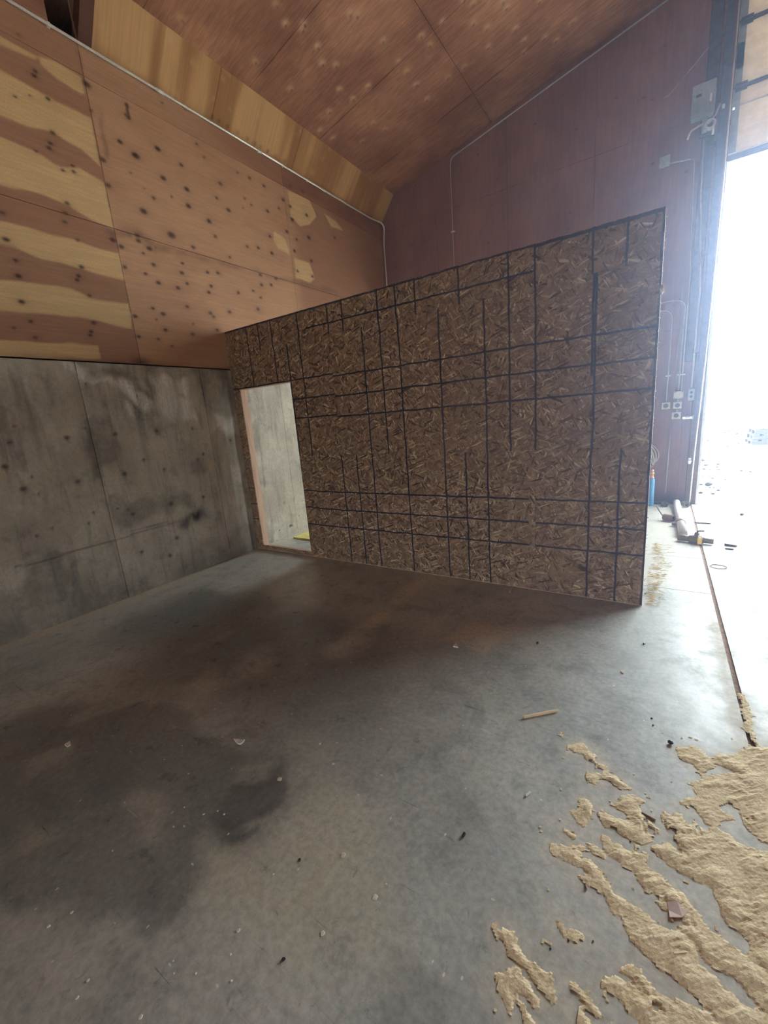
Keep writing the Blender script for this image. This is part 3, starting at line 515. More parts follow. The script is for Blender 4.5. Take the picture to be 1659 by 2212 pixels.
# ---- roof: plywood ceiling panels on a deck
ceiling = structure(empty('ceiling'), 'sloping reddish brown plywood ceiling with nail dimples')
def onR(px, py):
    d = ray(px, py); t = (5.37 + SL * (CAM[0] - XL) - CAM[2]) / (d[2] - SL * d[0]); return CAM + d * t
zr = lambda a, b: onR(380 + a / 2.765, b / 2.765); zr2 = lambda a, b: onR(900 + a / 3.19, b / 3.19)
NAILS = [zr(*p) for p in [(1045, 95), (1085, 105), (850, 290), (760, 190), (480, 380), (690, 540), (980, 545), (1060, 600), (920, 675), (1180, 745), (1250, 780), (865, 790), (940, 835), (1115, 850), (1240, 255), (1465, 225), (1515, 280), (1330, 380), (1380, 440), (1435, 515), (1625, 470), (1150, 525), (960, 400), (605, 40), (660, 155), (770, 155), (40, 130), (880, 390), (1500, 600)]] + [zr2(*p) for p in [(330, 10), (390, 40), (620, 65), (595, 25), (180, 170), (390, 175), (485, 205), (680, 210), (740, 290), (495, 335), (880, 270), (960, 290), (1075, 160), (35, 265), (95, 325), (330, 470), (215, 545), (5, 590), (740, 370), (850, 20)]]
_r2 = random.Random(7)
for i in range(14):
    for j in range(7): NAILS.append(np.array([-3.3 + j * 0.61 + _r2.uniform(-.2, .2), 0.2 - 0.4 * i + _r2.uniform(-.15, .15), 0]))
def ceil_attr(V):
    x, y = V[:, 0], V[:, 1]; n = len(V); c = np.zeros((n, 3)); L = np.zeros(n); k = np.zeros(n)
    for p in NAILS:
        m = (abs(x - p[0]) < 0.14) & (abs(y - p[1]) < 0.14)
        if m.any():
            dx, dy = x[m] - p[0], y[m] - p[1]; k[m] = np.maximum(k[m], 0.9 * np.exp(-(dx * dx + dy * dy) / 0.016 ** 2))
            L[m] = np.maximum(L[m], 0.85 * np.exp(-((dx - 0.012) ** 2 + (dy + 0.028) ** 2) / 0.038 ** 2) * (0.4 + fbm(x[m] * 20, y[m] * 20, 5)))
    for ys in (0.65, 1.87, 3.09): k = np.maximum(k, 0.45 * np.exp(-((y - ys) / 0.02) ** 2) * sstep(0.4, 0.6, fbm(x * 4, y, 8)))
    k = np.maximum(k, 0.45 * np.exp(-((x + 1.565) / 0.03) ** 2) * sstep(0.35, 0.65, fbm(x, y * 4, 9)))
    c[:, 0], c[:, 1] = np.clip(L, 0, 1), k; return c
yc = [0.65 + 1.22 * k for k in range(-12, 3)] + [YB + .02]; yc[0] = YF
xc = [XL - 0.35, -1.565, 0.875, XRIDGE, 2 * XRIDGE - 0.875, 2 * XRIDGE + 1.565, XR + .35]
for i, (a, b) in enumerate(zip(xc[:-1], xc[1:])):
    for c0, c1 in zip(yc[:-1], yc[1:]):
        vis = i < 2 and c1 > -1.2
        h = 0.022 if vis else 0.6
        sheet('ceiling_panel', lambda u, v: (u, v, roof_z(u)), steps(a + .002, b - .002, h), steps(c1 - .002, c0 + .002, h), 0.012, M_CEIL, ceiling, ceil_attr)
bm = bmesh.new()
for xa, xb in ((XL - .7, XRIDGE), (XRIDGE, XR + .7)):
    v = [bm.verts.new((x, y, float(roof_z(x)) + dz)) for dz in (0.05, 0.2) for x, y in ((xa, YF - .3), (xb, YF - .3), (xb, YB + .4), (xa, YB + .4))]
    for f in ((0, 1, 2, 3), (7, 6, 5, 4), (0, 4, 5, 1), (1, 5, 6, 2), (2, 6, 7, 3), (3, 7, 4, 0)): bm.faces.new([v[q] for q in f])
from_bm('roof_deck', bm, M_SHELL, ceiling)

# ---- soffit along the left eave
soffit = structure(empty('trim_1'), 'sloping tan plywood soffit along the left eave')
SB, ST = (XL, 5.035), (-3.355, 5.432)
SNAIL = [onX(300 + a / 3.95, 100 + b / 3.95, -3.62) for a, b in ((622, 580), (683, 640), (757, 665), (838, 730), (922, 778), (988, 812), (1036, 860), (1098, 884), (1167, 938), (1238, 975))]
def sof_attr(V):
    y, z = V[:, 1], V[:, 2]; k = np.zeros(len(V))
    for p in SNAIL: k = np.maximum(k, 0.9 * np.exp(-(((y - p[1]) / 0.016) ** 2 + ((z - 5.075) / 0.016) ** 2)))
    c = np.zeros((len(V), 3)); c[:, 1] = k; return c
for a, b in ((-0.965, 0.27), (0.274, 1.545), (1.549, 2.77), (2.774, YB)):
    sheet('soffit_panel', lambda u, v: (SB[0] + (ST[0] - SB[0]) * v, u, SB[1] + (ST[1] - SB[1]) * v), steps(a, b, .03), np.linspace(0, 1, 26), 0.015, M_SOF, soffit, sof_attr)
bm = bmesh.new(); dx, dz = 0.8 * 0.01, -0.6 * 0.01
v = [bm.verts.new(p) for y in (-1.075, -0.967) for p in ((SB[0], y, SB[1]), (ST[0], y, ST[1]), (ST[0] - 0.09, y, ST[1] + 0.03), (SB[0] - 0.09, y, SB[1] + 0.07))]
for f in ((0, 1, 2, 3), (7, 6, 5, 4), (0, 4, 5, 1), (1, 5, 6, 2), (2, 6, 7, 3), (3, 7, 4, 0)): bm.faces.new([v[q] for q in f])
from_bm('end_block', bm, M_BLOCK, soffit)

# ---- back gable wall with the big door opening
DX0, DX1, DZ1 = 1.357, 5.03, 6.05
wall_back = structure(empty('wall_back'), 'mauve brown painted plywood gable wall behind the partition')
def back_panel(x0, x1, z0, ztop):
    bm = bmesh.new(); t = [(x0, z0), (x1, z0), (x1, ztop(x1)), (x0, ztop(x0))]
    va = [bm.verts.new((x, YB, z)) for x, z in t]; vb = [bm.verts.new((x, YB + .018, z)) for x, z in t]
    bm.faces.new(va[::-1]); bm.faces.new(vb)
    for i in range(4): bm.faces.new((va[i], va[(i + 1) % 4], vb[(i + 1) % 4], vb[i]))
    from_bm('plywood_panel', bm, M_BACK, wall_back)
bx = [XL, -2.555, -1.335, -0.115, 1.105]
for a, b in zip(bx[:-1], bx[1:]):
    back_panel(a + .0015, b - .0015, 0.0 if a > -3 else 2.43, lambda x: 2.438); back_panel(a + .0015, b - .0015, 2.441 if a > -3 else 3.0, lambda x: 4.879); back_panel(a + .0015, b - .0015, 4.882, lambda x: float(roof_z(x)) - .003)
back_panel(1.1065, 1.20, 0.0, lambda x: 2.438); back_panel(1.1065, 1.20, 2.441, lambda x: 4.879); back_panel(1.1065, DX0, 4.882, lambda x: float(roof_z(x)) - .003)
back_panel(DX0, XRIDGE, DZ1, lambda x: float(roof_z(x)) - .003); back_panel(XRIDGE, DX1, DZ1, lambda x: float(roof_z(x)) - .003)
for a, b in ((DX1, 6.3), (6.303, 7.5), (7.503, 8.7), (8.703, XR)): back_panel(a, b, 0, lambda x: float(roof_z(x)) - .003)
def gable(name, y0, y1, mat, par, holes):
    bm = bmesh.new()
    for xa, xb, za in holes:
        t = [(xa, za), (xb, za), (xb, float(roof_z(xb)) + .1), (xa, float(roof_z(xa)) + .1)]
        va = [bm.verts.new((x, y0, z)) for x, z in t]; vb = [bm.verts.new((x, y1, z)) for x, z in t]
        bm.faces.new(va[::-1]); bm.faces.new(vb)
        for i in range(4): bm.faces.new((va[i], va[(i + 1) % 4], vb[(i + 1) % 4], vb[i]))
    return from_bm(name, bm, mat, par)
gable('sheathing', YB + .05, YB + .17, M_SHELL, wall_back, [(XL - .5, -3.5, -.1), (-3.5, -2.6, 3.0), (-2.6, DX0 - .02, -.1), (DX0 - .02, XRIDGE, DZ1 + .02), (XRIDGE, DX1 + .02, DZ1 + .02), (DX1 + .02, XR + .5, -.1)])
wall_right = structure(empty('wall_right'), 'far right side wall')
box('sheathing', (XR, YF - .2, -.1), (XR + .4, YB + .17, 5.6), M_SHELL, wall_right)
wall_front = structure(empty('wall_front'), 'gable wall behind the camera')
FILL_OPENING = (-1.5, 9.0, 1.15)  # unseen low wide opening, added and shaped to give fill light
gable('sheathing', YF - .2, YF - .05, M_SHELL, wall_front, [(XL - .5, FILL_OPENING[0], -.1), (FILL_OPENING[0], XRIDGE, FILL_OPENING[2]), (XRIDGE, FILL_OPENING[1], FILL_OPENING[2]), (FILL_OPENING[1], XR + .5, -.1)])

# ---- door frame and overhead door
trim = structure(empty('trim_2'), 'brown wooden jamb of the overhead door opening with pale edge strip')
box('jamb_board', (1.205, YB - 0.035, 0), (1.292, YB + .02, 6.0), M_FRAME, trim, 0.004)
box('jamb_board', (1.292, YB - 0.012, 0), (DX0, YB + .17, 6.0), M_FRAME, trim, 0.003)
box('edge_strip', (DX0 - 0.026, YB - .018, 0), (DX0 + 0.004, YB + .19, 4.3), M_WHITE, trim, 0.002)
box('jamb_board', (DX1, YB - 0.03, 0), (DX1 + .12, YB + .17, 6.0), M_FRAME, trim, 0.004)
door = structure(empty('door_1'), 'raised overhead door of tan panels above the opening')
YD = YB + 0.06
zsec = [4.385, 5.075, 5.715, 6.36]; STILE_HOLES = (5.49, 5.27, 4.865)
for i in range(3):
    s = box('door_section', (DX0 + .075, YD, zsec[i] + .004), (DX1 - .02, YD + .035, zsec[i + 1] - .004), M_DOOR, door, 0.004)
    bm = bmesh.new(); zz = zsec[i] + .001
    for zh in [h for h in STILE_HOLES if zsec[i] < h < zsec[i + 1]]:
        add_box(bm, (DX0 + .002, YD - .012, zz), (DX0 + .075, YD + .04, zh - .012)); add_box(bm, (DX0 + .034, YD - .012, zh - .012), (DX0 + .075, YD + .04, zh + .012)); add_box(bm, (DX0 + .002, YD - .012, zh - .012), (DX0 + .012, YD + .04, zh + .012)); zz = zh + .012
    add_box(bm, (DX0 + .002, YD - .012, zz), (DX0 + .075, YD + .04, zsec[i + 1] - .001)); from_bm('stile', bm, M_BOXGREY, s)
    bm = bmesh.new(); add_box(bm, (DX0 + .02, YD - .028, zsec[i + 1] - .055), (DX0 + .13, YD - .011, zsec[i + 1] + .03), .004); add_tube(bm, [(DX0 + .0, YD - .03, zsec[i + 1] - .01), (DX0 + .15, YD - .03, zsec[i + 1] - .01)], .012); from_bm('hinge', bm, M_STEEL, s)
    box('section_rail', (DX0 + .075, YD - .010, zsec[i + 1] - .03), (DX1 - .02, YD + .045, zsec[i + 1] + .012), M_STEEL, s)
box('groove_strip', (DX0 + .08, YD - .006, 4.872), (DX1 - .02, YD + .01, 4.890), M_GALV, door); box('bottom_rail', (DX0 + .004, YD - .02, 4.31), (DX1 - .01, YD + .045, 4.378), M_STEEL, door, .004); box('bottom_edge_strip', (DX0 + .004, YD - .026, 4.378), (DX1 - .01, YD + .02, 4.392), M_GALV, door)

tr = tag(empty('door_track', (1.28, 3.8, 0)), 'dark steel vertical guide track of the overhead door beside the jamb', 'door track')
bm = bmesh.new(); add_box(bm, (1.235, YB - .075, 1.2), (1.245, YB - .035, 6.2), 0); add_box(bm, (1.235, YB - .080, 1.2), (1.30, YB - .072, 6.2), 0); add_box(bm, (1.293, YB - .08, 1.2), (1.30, YB - .055, 6.2), 0); put(from_bm('channel', bm, M_STEEL), tr)
put(box('backing_board', (1.085, YB - .034, 2.0), (1.203, YB - .001, 6.2), M_STEEL, None, .003), tr)
for z in (2.1, 3.3, 4.5, 5.6): put(box('bracket', (1.16, YB - .06, z), (1.235, YB - .034, z + .05), M_STEEL, None, .003), tr)
cb = tube('lift_cable', [(1.262, YB - .06, 0.01), (1.272, YB - .075, 0.8), (1.298, YB - .09, 1.75), (1.314, YB - .09, 2.69), (1.333, YB - .09, 4.43), (1.336, YB - .09, 6.1)], 0.0095, M_GALV, seg=6)
tag(cb, 'thin bright metal lift rod running down along the brown door jamb', 'rod')

# ---- OSB partition with small doorway
part = structure(empty('wall_partition'), 'strand board partition with dark printed grid lines and small doorway')
I = 0.0254
def osb(us, vs_, mat, notch=None, t=0.011, y=0.0, dy=0.0):
    bm = bmesh.new(); add_box(bm, (-us[1] * I + .0012, y + dy, vs_[0] * I + .0004), (-us[0] * I - .0006, y + dy + t, vs_[1] * I - .0004), 0.0012)
    return from_bm('osb_panel', bm, mat, part)
UR, UL, VT = -31.5, 143.55, 108.4
DU0, DU1, DV0, DV1 = 104.6, 138.8, 2.5, 81.4
vl = (16.6, 24.7, 32.7)
m_low_a = mat_osb('osb_lower_right', (-16, -24, (-31.2, 0, 200)), (16.4, 24.4, 32.4)); osb((UR, 0), (0.4, 48.5), m_low_a)
m_low_b = mat_osb('osb_lower_middle', (16, 24, 32, 48, 64, 72, 80), ((16.4, 2.6, 96), (24.4, 2.6, 96), (32.4, 2.6, 96))); osb((0, 96), (0.4, 48.5), m_low_b, dy=.001)
m_low_c = mat_osb('osb_lower_left', (), vl); osb((96, DU0), (0.4, 48.5), m_low_c); osb((DU1, UL), (0.4, 48.5), m_low_c, dy=.001)
osb((DU0, DU1), (0.4, DV0), m_low_c)
m_mid_a = mat_osb('osb_middle_right', ((-16.4, 0, 200), (-31.2, 0, 200)), (64.6, 72.6, 80.6)); osb((UR, -16), (48.5, 96.8), m_mid_a)
m_mid_b = mat_osb('osb_middle', (0, (8, 48, 200), 16, 32, 48, (56, 48, 200), 64, (-15.7, 70, 200)), (64.6, 72.8, 80.8)); osb((-16, 80.2), (48.5, 96.8), m_mid_b, dy=.0012)
m_mid_c = mat_osb('osb_middle_left', (96.3, 103.9, 112, 128), ((65.4, 80, 105), (73.6, 80, 105), (81.8, 80, 144))); osb((80.2, DU0), (48.5, 96.8), m_mid_c); osb((DU0, DU1), (DV1, 96.8), m_mid_c); osb((DU1, UL), (48.5, 96.8), m_mid_c)
top_l = 107.9
m_top_a = mat_osb('osb_top_right', (-15.2, (-23.3, 90, 120), (-31.2, 0, 200)), ((top_l, -40, 150), (top_l - .35, -40, 150))); osb((UR, 0), (96.8, VT), m_top_a, dy=.0015)
m_top_b = mat_osb('osb_top_middle', (0.2, 8, 24.3, 40.4, 48.3, 56.1, 72.6, 79.9), (101.2, (top_l, -40, 150))); osb((0, 92), (96.8, VT), m_top_b)
m_top_c = mat_osb('osb_top_left', (96.4, 112.2, 120.4, 128.2), ((top_l, -40, 150),)); osb((92, UL), (96.8, VT), m_top_c, dy=.0008)
YP0, YP1 = 0.0135, 0.103
box('sill_plate', (-UL * I, YP0, 0.0), (-UR * I, YP1, 0.038), M_STUD, part); box('top_plate', (-UL * I, YP0, VT * I - .04), (-UR * I, YP1, VT * I - .002), M_STUD, part)
studs = [UR + .75, -16, 0, 16, 32, 48, 64, 80, 96, DU0 - .75, DU1 + .75, UL - .8]
for u in studs: box('stud', (-u * I - .019, YP0, .04), (-u * I + .019, YP1, VT * I - .042), M_STUD, part)
for zb in (48.5, 96.8):
    for ua, ub in ((UR + .02, 104.0), (139.6, UL - .1)): box('blocking', (-ub * I, YP0 - .0012, zb * I - .02), (-ua * I, YP0 + .016, zb * I + .02), M_STUD, part)
box('door_header', (-DU1 * I, YP0, DV1 * I), (-DU0 * I, YP1, DV1 * I + .038), M_STUD, part); box('threshold', (-DU1 * I, YP0, .039), (-DU0 * I, YP1, .0405), M_STUD, part)
bm = bmesh.new(); rr = random.Random(3)
for i in range(46):
    z = rr.uniform(.05, 2.7); a = (-UR * I - .004, rr.uniform(0, .012), z); b = (-UR * I + rr.uniform(.003, .014), a[1] + rr.uniform(-.004, .004), z + rr.uniform(-.02, .02)); add_tube(bm, [a, b], [.003, .0008], 4)
from_bm('edge_splinters', bm, M_SPLINT, part)['kind'] = 'stuff'
bm = bmesh.new(); bmesh.ops.create_icosphere(bm, subdivisions=2, radius=.014)
for v in bm.verts: v.co *= 1 + .4 * math.sin(v.co.x * 400 + v.co.z * 230); v.co.z *= 2.2; v.co += Vector((-UR * I + .008, .006, 2.27))
from_bm('torn_strand', bm, M_SPLINT, part)
yb = box('yellow_board', (-3.50, 0.53, 0.0005), (-2.30, 1.75, 0.022), M_YELLOW, None, .002); tag(yb, 'yellow flat board lying on the floor seen through the small doorway', 'board')

m_blocker = mat_osb('osb_light_blocker'); blocker_panel = box('osb_panel', (-2.640, YP1, .001), (-2.629, YP1 + .45, 2.44), m_blocker, part); box('stud', (-2.629, YP1 + .36, .0), (-2.591, YP1 + .45, 2.44), M_STUD, part)  # unseen short return wall, added to block door light off the concrete
d2 = structure(empty('door_2'), 'tall open doorway in the back gable wall behind the partition')
for lo_, hi_ in (((-3.64, YB - .02, 0), (-3.5, YB + .17, 3.05)), ((-2.6, YB - .02, 0), (-2.555, YB + .17, 3.05)), ((-3.5, YB - .02, 3.0), (-2.6, YB + .17, 3.05))): box('door_frame', lo_, hi_, M_FRAME, d2, .004)

# ---- outside ground
g = box('ground', (-60, -70, -.4), (80, 120, -.012), M_GROUND); structure(g, 'sunlit bright gravel yard outside the door')

# ================================================================== things
# ---- sawdust: one thin uneven layer whose outline follows the drifts on the floor
allp = np.array([q for p in SAW for q in p]); lo, hi = allp.min(0) - .03, np.minimum(allp.max(0) + .03, [2.6, 1.0])
gx, gy = np.arange(lo[0], hi[0], 0.0075), np.arange(lo[1], hi[1], 0.0075); GX, GY = np.meshgrid(gx, gy, indexing='ij')
wx = (fbm(GX * 14, GY * 14, 61) - .5) * .03 + (fbm(GX * 55, GY * 55, 66) - .5) * .02; wy = (fbm(GX * 14 + 7, GY * 14, 62) - .5) * .03 + (fbm(GX * 55, GY * 55 + 9, 67) - .5) * .02
D = np.full(GX.shape, 9.0)
for p in SAW:
    pa = np.array(p); m = (GX > pa[:, 0].min() - .06) & (GX < pa[:, 0].max() + .06) & (GY > pa[:, 1].min() - .06) & (GY < pa[:, 1].max() + .06)
    D[m] = np.minimum(D[m], sdpoly(GX[m] + wx[m], GY[m] + wy[m], p))
D = D - 0.010 + sstep(0.64, 0.76, fbm(GX * 17 + 3 * GY, GY * 9, 71)) * 0.04
crumb = sstep(0.68, 0.72, fbm(GX * 46 + GY * 20, GY * 40, 81)) * (D < 0.12) * (D > 0)
D = np.where(crumb > .5, -0.003, D)
rip = fbm((GX - GY) * 26, (GX + GY) * 9, 91, 4); HT = 0.0012 + np.clip(-D, 0, 0.03) / 0.03 * (0.002 + 0.006 * sstep(0.35, 0.75, rip)) + 0.0018 * (vnoise(GX * 130, GY * 130, 95) - .3)
HT = np.where(D < 0, np.maximum(HT, 0.0012), -0.0008)
keep = D < 0.006; ids = -np.ones(GX.shape, int); ids[keep] = np.arange(keep.sum())
ok = keep[:-1, :-1] & keep[1:, :-1] & keep[1:, 1:] & keep[:-1, 1:]
Q = np.stack([ids[:-1, :-1], ids[1:, :-1], ids[1:, 1:], ids[:-1, 1:]], -1)[ok]
me = bpy.data.meshes.new('sawdust'); me.from_pydata(np.stack([GX[keep], GY[keep], HT[keep]], -1).tolist(), [], Q.tolist())
tag(obj('sawdust', me, M_SAW), 'tan sawdust swept into streaky drifts on the grey concrete floor', 'sawdust', kind='stuff')

# ---- conduits on the left wall and back wall
XC = XL + .022
def pipe_thing(name, label, pts, rad, mat, straps=(), group=None, cat='conduit', br=.1):
    pts = [tuple(p) for p in pts]; o = tag(empty(name, pts[-1]), label, cat, group)
    put(tube('pipe', bend(pts, br), rad, mat), o)
    for s in straps:
        bm = bmesh.new(); add_box(bm, (s[0] - .03, s[1] - .02, s[2] - .008), (s[0] + .03, s[1] + .02, s[2] + .008), .002); put(from_bm('strap', bm, M_GALV), o)
    return o
wA, wB = onY(835, 612, YB - .03), onY(829, 614, YB - .03)
o = tag(empty('conduit', (XC, 3.6, 5.02)), 'long bright metal conduit running along the plywood wall under the soffit', 'conduit')
put(tube('pipe', bend([(XC, -9.0, 5.015), (XC, 3.50, 5.018), (XC + .06, YB - .03, 5.02), (wA[0] + .005, YB - .03, 4.75), (wA[0], YB - .03, 1.2)], .13), .0125, M_GALV), o)
for q in ((402, 240), (404, 245), (560, 338), (612, 368), (105, 52), (665, 400)):
    p = onX(*q, XC); put(box('strap', (XL, p[1] - .012, 5.0), (XL + .03, p[1] + .012, 5.035), M_GALV, None, .002), o)
for y in (-.35, .95, 2.2): put(tube('coupling', [(XC, y - .04, 5.016), (XC, y + .04, 5.016)], .0165, M_GALV), o)
o = pipe_thing('conduit', 'shorter vertical conduit beside the bent one in the wall corner', [(wB[0] - .005, YB - .02, 4.70), (wB[0], YB - .02, 1.2)], .0125, M_GALV)
put(tube('coupling', [(wB[0] - .005, YB - .02, 4.62), (wB[0] - .005, YB - .02, 4.72)], .018, M_GALV), o)
xb = onY(981, 570, YB - .02)[0]
pipe_thing('conduit', 'thin conduit rising above the partition then following the roof slope', [(XRIDGE - .1, YB - .02, float(roof_z(XRIDGE - .1)) - .085), (xb + .03, YB - .02, float(roof_z(xb + .03)) - .09), (xb, YB - .02, 5.5), (xb, YB - .02, 1.0)], .0095, M_CONDUIT, [(xb, YB - .012, 4.53), (xb, YB - .012, 3.6)])
cw = [onY(q[0], q[1], YB - .012) for q in ((1434, 212), (1446, 205), (1470, 176), (1500, 140), (1531, 102), (1563, 64))]
tag(tube('wire', cw, .005, M_CONDUIT, seg=6), 'thin pale wire slanting up the back wall toward the door track', 'wire')
def Yp(a, b, y=None): return onY(a, b, YB - .02 if y is None else y)
def C2(lst, y=YB - .024): return [tuple(onY(a, b, y)) for a, b in lst]
c1 = C2([(1465.6, 841), (1474, 742), (1482, 652), (1400, 657)])
c1 = [(1.032, YB - .024, 1.60), (1.036, YB - .024, 2.2), (1.045, YB - .024, 2.815), (0.45, YB - .024, 2.815)]
pipe_thing('conduit', 'conduit bending left behind the partition, tallest arch above the ivory cover box', c1[::-1], .0105, M_CONDUIT, [(1.034, YB - .012, 1.838)], br=.14)
pipe_thing('conduit', 'lower arched conduit dropping to the leftmost round receptacle', [(0.45, YB - .024, 2.712), (0.908, YB - .024, 2.712), (0.903, YB - .024, 2.1), (0.898, YB - .024, 1.48)], .0105, M_CONDUIT, [(0.903, YB - .012, 1.838)], br=.14)
pipe_thing('conduit', 'straight conduit from the high junction box down to the ivory cover box', [(0.99, YB - .024, 4.44), (1.025, YB - .024, 4.43), (1.07, YB - .024, 3.1), (1.066, YB - .024, 1.60)], .0085, M_CONDUIT, [(1.07, YB - .012, 1.838)], br=.06)
pipe_thing('wire', 'thin cable stapled between the two arched conduits', [(0.996, YB - .006, 3.05), (0.988, YB - .006, 2.25), (0.997, YB - .006, 1.60)], .0045, M_CONDUIT, cat='wire')
pipe_thing('conduit', 'conduit from under the control box down to the duplex outlet', [(1.105, YB - .05, 4.62), (1.12, YB - .05, 4.0), (1.185, YB - .05, 2.9), (1.178, YB - .05, 1.65)], [.02, .02, .02, .02][0] * .6, M_CONDUIT, br=.05)
pipe_thing('conduit', 'thin pale conduit running from lower receptacle down toward the floor', [(0.975, YB - .014, 1.235), (0.965, YB - .014, 0.16)], .0085, M_CONDUIT)

def outlet(name, label, cx, cz, w, h, kind, group=None):
    o = tag(empty(name, (cx, YB, cz)), label, 'outlet', group)
    mp = {'round': M_PLATE, 'cover': M_PLATE, 'duplex': M_BOXGREY}[kind]
    put(box('back_box', (cx - w * .46, YB - .05, cz - h * .46), (cx + w * .46, YB, cz + h * .46), M_BOXGREY, None, .003), o)
    put(box('plate', (cx - w / 2, YB - .058, cz - h / 2), (cx + w / 2, YB - .05, cz + h / 2), mp, None, .004), o)
    def disc(nm, x, z, r, m, y1=YB - .064):
        bm = bmesh.new(); add_tube(bm, [(x, YB - .055, z), (x, y1, z)], r, 20); put(from_bm(nm, bm, m), o)
    if kind == 'round': disc('socket', cx, cz, .030, M_BLACK); [disc('screw', cx + sx * w * .4, cz + sz * h * .4, .005, M_GALV, YB - .061) for sx in (-1, 1) for sz in (-1, 1)]
    elif kind == 'duplex': disc('socket', cx, cz + .03, .017, M_BLACK); disc('socket', cx, cz - .025, .017, M_BLACK)
    else: [disc('screw', cx + sx * w * .38, cz + sz * h * .38, .006, M_IRON, YB - .061) for sx in (-1, 1) for sz in (-1, 1)]
    return o
outlet('round_receptacle', 'ivory plate with black round socket, set alone at the left', 0.898, 1.428, .105, .094, 'round')
outlet('cover_plate', 'blank ivory cover box at the top of the stacked column', 1.036, 1.566, .112, .10, 'cover')
outlet('round_receptacle', 'ivory round socket plate in the middle of the stacked column', 1.033, 1.424, .105, .094, 'round')
outlet('round_receptacle', 'greyish round socket plate at the bottom of the stacked column', 1.028, 1.284, .11, .096, 'round')
outlet('duplex_outlet', 'narrow grey outlet with two dark holes beside the door track', 1.182, 1.556, .072, .155, 'duplex')
for z in (1.494, 1.353):
    o = tag(tube('nipple', [(1.033, YB - .03, z - .03), (1.033, YB - .03, z + .03)], .012, M_CONDUIT), 'short pipe nipple joining the %s stacked outlet boxes' % ('upper two' if z > 1.4 else 'lower two'), 'pipe', 'short nipples between the stacked outlet boxes')
lt = tag(empty('latch', (1.15, YB, 1.25)), 'grey slide latch bar beside the lowest stacked socket', 'latch')
put(box('bar', (1.10, YB - .05, 1.226), (1.235, YB - .03, 1.262), M_GALV, None, .004), lt); put(box('keeper', (1.212, YB - .065, 1.215), (1.258, YB - .034, 1.275), M_BOXGREY, None, .004), lt); put(box('mount', (1.12, YB - .03, 1.236), (1.16, YB, 1.252), M_GALV), lt); put(tube('handle', bend([(1.145, YB - .05, 1.245), (1.145, YB - .085, 1.245), (1.19, YB - .085, 1.25)], .02), .007, M_GALV), lt)
kb = tag(empty('knob', (1.225, YB - .035, .63)), 'small round metal roller knob low on the door jamb', 'knob')
bm = bmesh.new(); add_tube(bm, [(1.225, YB - .035, .632), (1.225, YB - .06, .632)], .012, 12); add_tube(bm, [(1.225, YB - .058, .632), (1.225, YB - .075, .632), (1.225, YB - .082, .632)], [.024, .024, .012], 14); put(from_bm('roller', bm, M_GALV), kb); put(box('plate', (1.208, YB - .041, .59), (1.242, YB - .035, .68), M_GALV, None, .002), kb)

# junction box and control box high on the back wall
jb = tag(empty('junction_box', (.71, YB, 4.51)), 'small square grey junction box high on the back wall', 'electrical box')
put(box('box_body', (.655, YB - .055, 4.455), (.762, YB, 4.565), M_BOXGREY, None, .004), jb); put(box('cover', (.65, YB - .061, 4.45), (.767, YB - .055, 4.57), M_BOXGREY, None, .003), jb); put(tube('pipe', [(.767, YB - .03, 4.475), (.99, YB - .03, 4.445)], .009, M_CONDUIT), jb)
yb_ = YB - .13
t_ = [onY(q[0], q[1], yb_) for q in ((1498.5, 186), (1549, 169), (1541, 244), (1492, 258))]
x0, x1 = (t_[0][0] + t_[3][0]) / 2, (t_[1][0] + t_[2][0]) / 2; z0, z1 = (t_[2][2] + t_[3][2]) / 2, (t_[0][2] + t_[1][2]) / 2
cx_ = tag(empty('control_box', (x0, YB, z0)), 'large pale grey control box high beside the overhead door', 'electrical box')
put(box('box_body', (x0, yb_ + .01, z0), (x1, YB - .035, z1), M_BOXGREY, None, .006), cx_); put(box('cover', (x0 - .004, yb_, z0 - .004), (x1 + .004, yb_ + .012, z1 + .004), M_BOXGREY, None, .004), cx_); put(box('mounting_board', (x0 + .03, YB - .036, z0 + .02), (x1 - .02, YB - .001, z1 - .02), M_STEEL), cx_)
put(box('catch', (x1 - .05, yb_ - .018, (z0 + z1) / 2 - .05), (x1 - .03, yb_, (z0 + z1) / 2 + .03), M_GALV, None, .003), cx_); put(box('nameplate', (x0 + .035, yb_ - .002, z1 - .13), (x0 + .09, yb_, z1 - .10), M_STEEL), cx_)
hs = tag(empty('chain_hoist', (1.10, YB - .05, 4.75)), 'jumble of metal hoist hardware under the pale control box', 'hoist')
yh = YB - .08
put(tube('pipe_stub', [(1.10, yh, 4.87), (1.10, yh, 4.66)], .028, M_BOXGREY), hs); put(tube('arm', bend([(1.12, yh, 4.78), (1.06, yh - .02, 4.75), (.96, yh - .05, 4.71), (.935, yh - .05, 4.63)], .04), .011, M_GALV), hs)
bm = bmesh.new(); add_pipe_hollow(bm, (1.155, yh - .05, 4.72), (1.155, yh + .0, 4.72), .055, .035, 18); put(from_bm('chain_wheel', bm, M_GALV), hs)
put(box('bracket', (1.05, yh, 4.63), (1.20, YB - .034, 4.80), M_STEEL, None, .006), hs); put(tube('brace', [(1.13, yh - .03, 4.73), (1.20, yh - .03, 4.80), (1.235, yh - .03, 4.90)], .008, M_GALV), hs); put(tube('lever', [(1.19, yh - .04, 4.72), (1.185, yh - .04, 4.60)], .012, M_GALV), hs); put(box('lug', (1.255, yh - .03, 4.845), (1.285, yh, 4.885), M_GALV, None, .004), hs)

